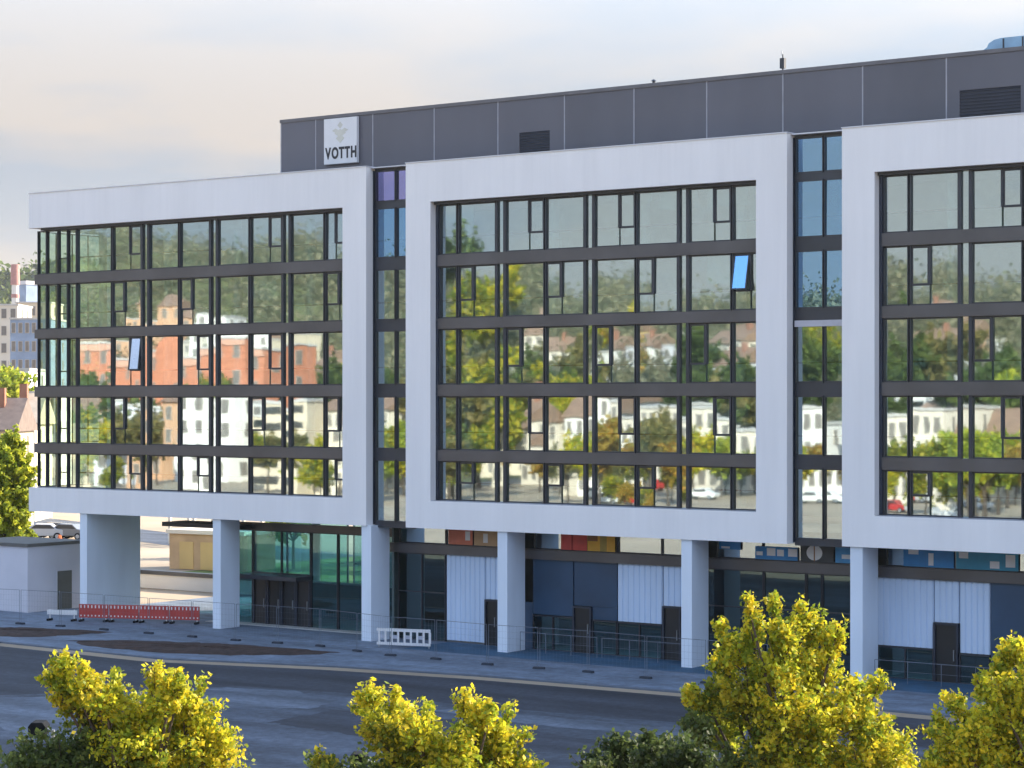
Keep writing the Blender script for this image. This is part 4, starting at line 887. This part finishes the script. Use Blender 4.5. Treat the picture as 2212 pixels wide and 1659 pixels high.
MB().box(-112.5, -98.5, 17.2, 17.5, 0, .95).build('wall', WHT, lw); MB().box(-112.6, -98.4, 17.1, 17.6, .95, 1.22).build('coping', ANTH, lw)
tw = thing('storage_shed', 'tan sunlit shed with white roof edge behind the passage', 'shed', (-117.2, 31, GZ), R(6))
MB().box(-3.6, 3.4, 0, 4, 0, 2.7).build('wall', mat('tan plaster', (.50, .33, .18), .85, var=.15, scale=.8), tw); MB().box(-3.8, 3.6, -.2, 4.2, 2.7, 3.0).build('roof', CREAM2, tw)
for q in (-2.6, -.6): MB().box(q, q+1.3, -.05, -.001, .05, 2.1).build('door', mat('yellow ochre plaster', (.58, .40, .16)), tw)
pl = thing('pergola', 'pale post frame in the sunlight behind the passage', 'pergola', (-142, 52, GZ), R(10))
pm = MB().box(-.12, .12, -.12, .12, 0, 3.2).mesh('post'); pm.materials.append(CREAM2)
for k in range(5): link('post', pm, pl, (k*2.6, 0, 0)); link('post', pm, pl, (k*2.6, 3, 0))
for y_ in (0, 3): MB().box(-.4, 10.9, y_-.1, y_+.1, 3.2, 3.45).build('beam', CREAM2, pl)
for k in range(9): MB().box(k*1.3-.06, k*1.3+.06, -.5, 3.5, 3.45, 3.6).build('rafter', CREAM2, pl)
BGc = 'cars parked beyond the small white building'
for (px, dp, cn, lb) in ((95, 205, 'silver', 'silver car parked behind the small white building'), (120, 207, 'black', 'black car parked behind the small white building'), (150, 205, 'grey', 'grey car parked beside the pier in the distance')):
    x, y = at(px, dp); car(cn, lb, x, y, R(tr.uniform(100, 130)), BGc)
struct(sheet('rear_road', ccw([(-260, 95), (-60, 20), (-58, 27), (-256, 103)]), GZ-.012, ASPH2))
struct(sheet('rear_lawn', ccw([(-118, 20), (-30, 20), (-30, 70), (-118, 70)]), GZ-.008, LAWN))
# trees behind
lob = lambda c, dp, L_: px_lobes(c, dp, L_)
c1 = lob(20, 146, [(5, 990, 1.3), (30, 960, .9), (45, 1010, 1.1), (20, 1050, 1.7), (50, 1070, 1.0), (10, 1110, 1.7), (45, 1130, 1.0), (55, 1160, .6), (-30, 1030, 1.8), (-40, 1100, 2), (15, 1160, 1.0)])
mc, wd = make_tree(c1, 61, 40, .17, 'lime', trunk_r=.25, twigs=34); x, y = at(20, 146); place_tree('broadleaf_tree', 'big yellow green tree left of the building end', (mc, wd), (x, y, GZ), THETA)
for (px, dp, kd, s_, lb) in ((30, 335, 'lime', 1.9, 'light green tree between the blue and the grey buildings'), (20, 300, 'lime', 1.35, 'light green tree before the pale grey building'), (5, 250, 'green', 1.3, 'dark green tree at the left picture edge')):
    x, y = at(px, dp); place_tree('broadleaf_tree', lb, PT[kd], (x, y, GZ if dp < 320 else 2), 1.0+px, s_)
for j, (x, y, kd, s_) in enumerate(((-108, 42, 'lime', 1.0), (-101, 44, 'lime', .9), (-95, 38, 'mix', .8), (-113, 36, 'lime', .7), (-121, 48, 'mix', .9), (-104, 55, 'green', 1.1))):
    place_tree('broadleaf_tree', ['sunlit tree seen through the middle of the glass lobby', 'small light green tree seen beside the lobby doors', 'small yellow green tree at the right of the lobby', 'low light green tree seen through the lobby', 'yellow green tree seen left of the lobby', 'dark green tree farthest behind the lobby'][j], PT[kd], (x, y, GZ), j*1.3, s_, 'trees behind the lobby')
def bgb(name, label, px0, px1, dp, ytop, dep, wallm, roof, floors, cols, **kw):
    (xa, ya), (xb, yb) = at(px0, dp), at(px1, dp); h = 12.6+(865-ytop)*dp/4801-GZ; wdt = math.hypot(xb-xa, yb-ya)
    return house(name, label, ((xa+xb)/2, (ya+yb)/2, GZ), THETA+math.pi+kw.pop('turn', 0.0), wdt, dep, h, wallm, roof, floors, cols, **kw)
bgb('office_block', 'pale grey block with few windows left of the building', -60, 62, 345, 800, 14, GREYP, 'flat', 5, 5)
bgb('office_block', 'narrow pale building beside the grey block', 66, 120, 330, 850, 12, WHT, 'flat', 4, 3)
bgb('apartment_block', 'cream white apartment block below the chimney', -60, 38, 470, 660, 14, CREAM2, 'flat', 9, 5)
bgb('apartment_block', 'cream lower block right of the chimney', 34, 110, 520, 655, 14, CREAM, 'flat', 9, 5)
bgb('blue_block', 'blue glass office block behind the left end of the facade', 22, 110, 430, 690, 16, BLUG, 'flat', 8, 6)
bgb('town_house', 'house with dark roof behind the big yellow green tree', -20, 30, 220, 930, 9, CREAM, 'gable', 3, 3, roofm=DROOF)
bgb('town_house', 'cream sunlit house just left of the glazed corner', 32, 75, 235, 915, 9, CREAM2, 'gable', 3, 2, roofm=mat('pale roof tiles', (.5, .42, .32), .8))  # roof in a pale cream tile colour
x, y = at(33, 600); ch = thing('chimney_stack', 'tall white chimney with red top in the distance', 'chimney', (x, y, GZ))
MB().tube((0, 0, 0), (0, 0, 44), 1.15, .95, 16).build('shaft', WHT, ch); MB().tube((0, 0, 44), (0, 0, 49.5), 1.25, 1.15, 16).build('red_band', mat('red chimney paint', (.42, .22, .20), .7), ch); MB().tube((0, 0, 40.5), (0, 0, 41.5), 1.1, 1.1, 16).build('red_ring', MATS['red chimney paint'], ch)  # chimney red paled so the colour itself carries haze
x, y = at(58, 620); ct = thing('cooling_tower', 'dark blue industrial tower beside the chimney', 'tower', (x, y, GZ)); MB().box(-2.6, 2.6, -2.6, 2.6, 0, 45).build('wall', BLUG, ct); MB().box(-2.9, 2.9, -2.9, 2.9, 45, 46).build('roof', GREYP, ct)
# far wooded ridge
rv_, rf_ = [], []
for i in range(60):
    px = -500+i*60; u = (px-1106)/4801
    for j, (dp, hh) in enumerate(((1250, 0), (1500, 1.0), (1900, 1.05))):
        x, y = at(px, dp); rv_.append((x, y, -1+hh*(100+8*math.sin(i*.7)+5*math.sin(i*1.9))))
for i in range(59):
    for j in range(2): a = i*3+j; rf_.append((a, a+3, a+4, a+1))
rg_ = MB(); rg_.v, rg_.f = rv_, rf_
struct(rg_.build('hill', mat('far wooded hill', (.06, .085, .05), .95, var=.35, scale=.02)))
wp2 = []
for k in range(520):
    px = tr.uniform(-200, 450); dp = tr.uniform(1290, 1500); x, y = at(px, dp); wp2.append((x, y, (dp-1250)/250*100-1, tr.uniform(9, 15)))
wood('wooded_ridge', 'far wooded ridge on the left horizon', wp2, 2.2, 24, 'green', 52)

# thin summer haze round the whole place
hz_m = bpy.data.materials.new('haze air'); hz_m.use_nodes = True; ht = hz_m.node_tree; ht.nodes.clear()
ho = ht.nodes.new('ShaderNodeOutputMaterial'); hp = ht.nodes.new('ShaderNodeVolumePrincipled'); hp.inputs['Color'].default_value = (.86, .88, .92, 1); hp.inputs['Density'].default_value = 0.00007; hp.inputs['Anisotropy'].default_value = 0.3
ht.links.new(hp.outputs[0], ho.inputs['Volume'])
hzo = MB().box(-2620, 1820, -2220, 2620, -1.3, 135).build('haze', hz_m); hzo['kind'] = 'stuff'
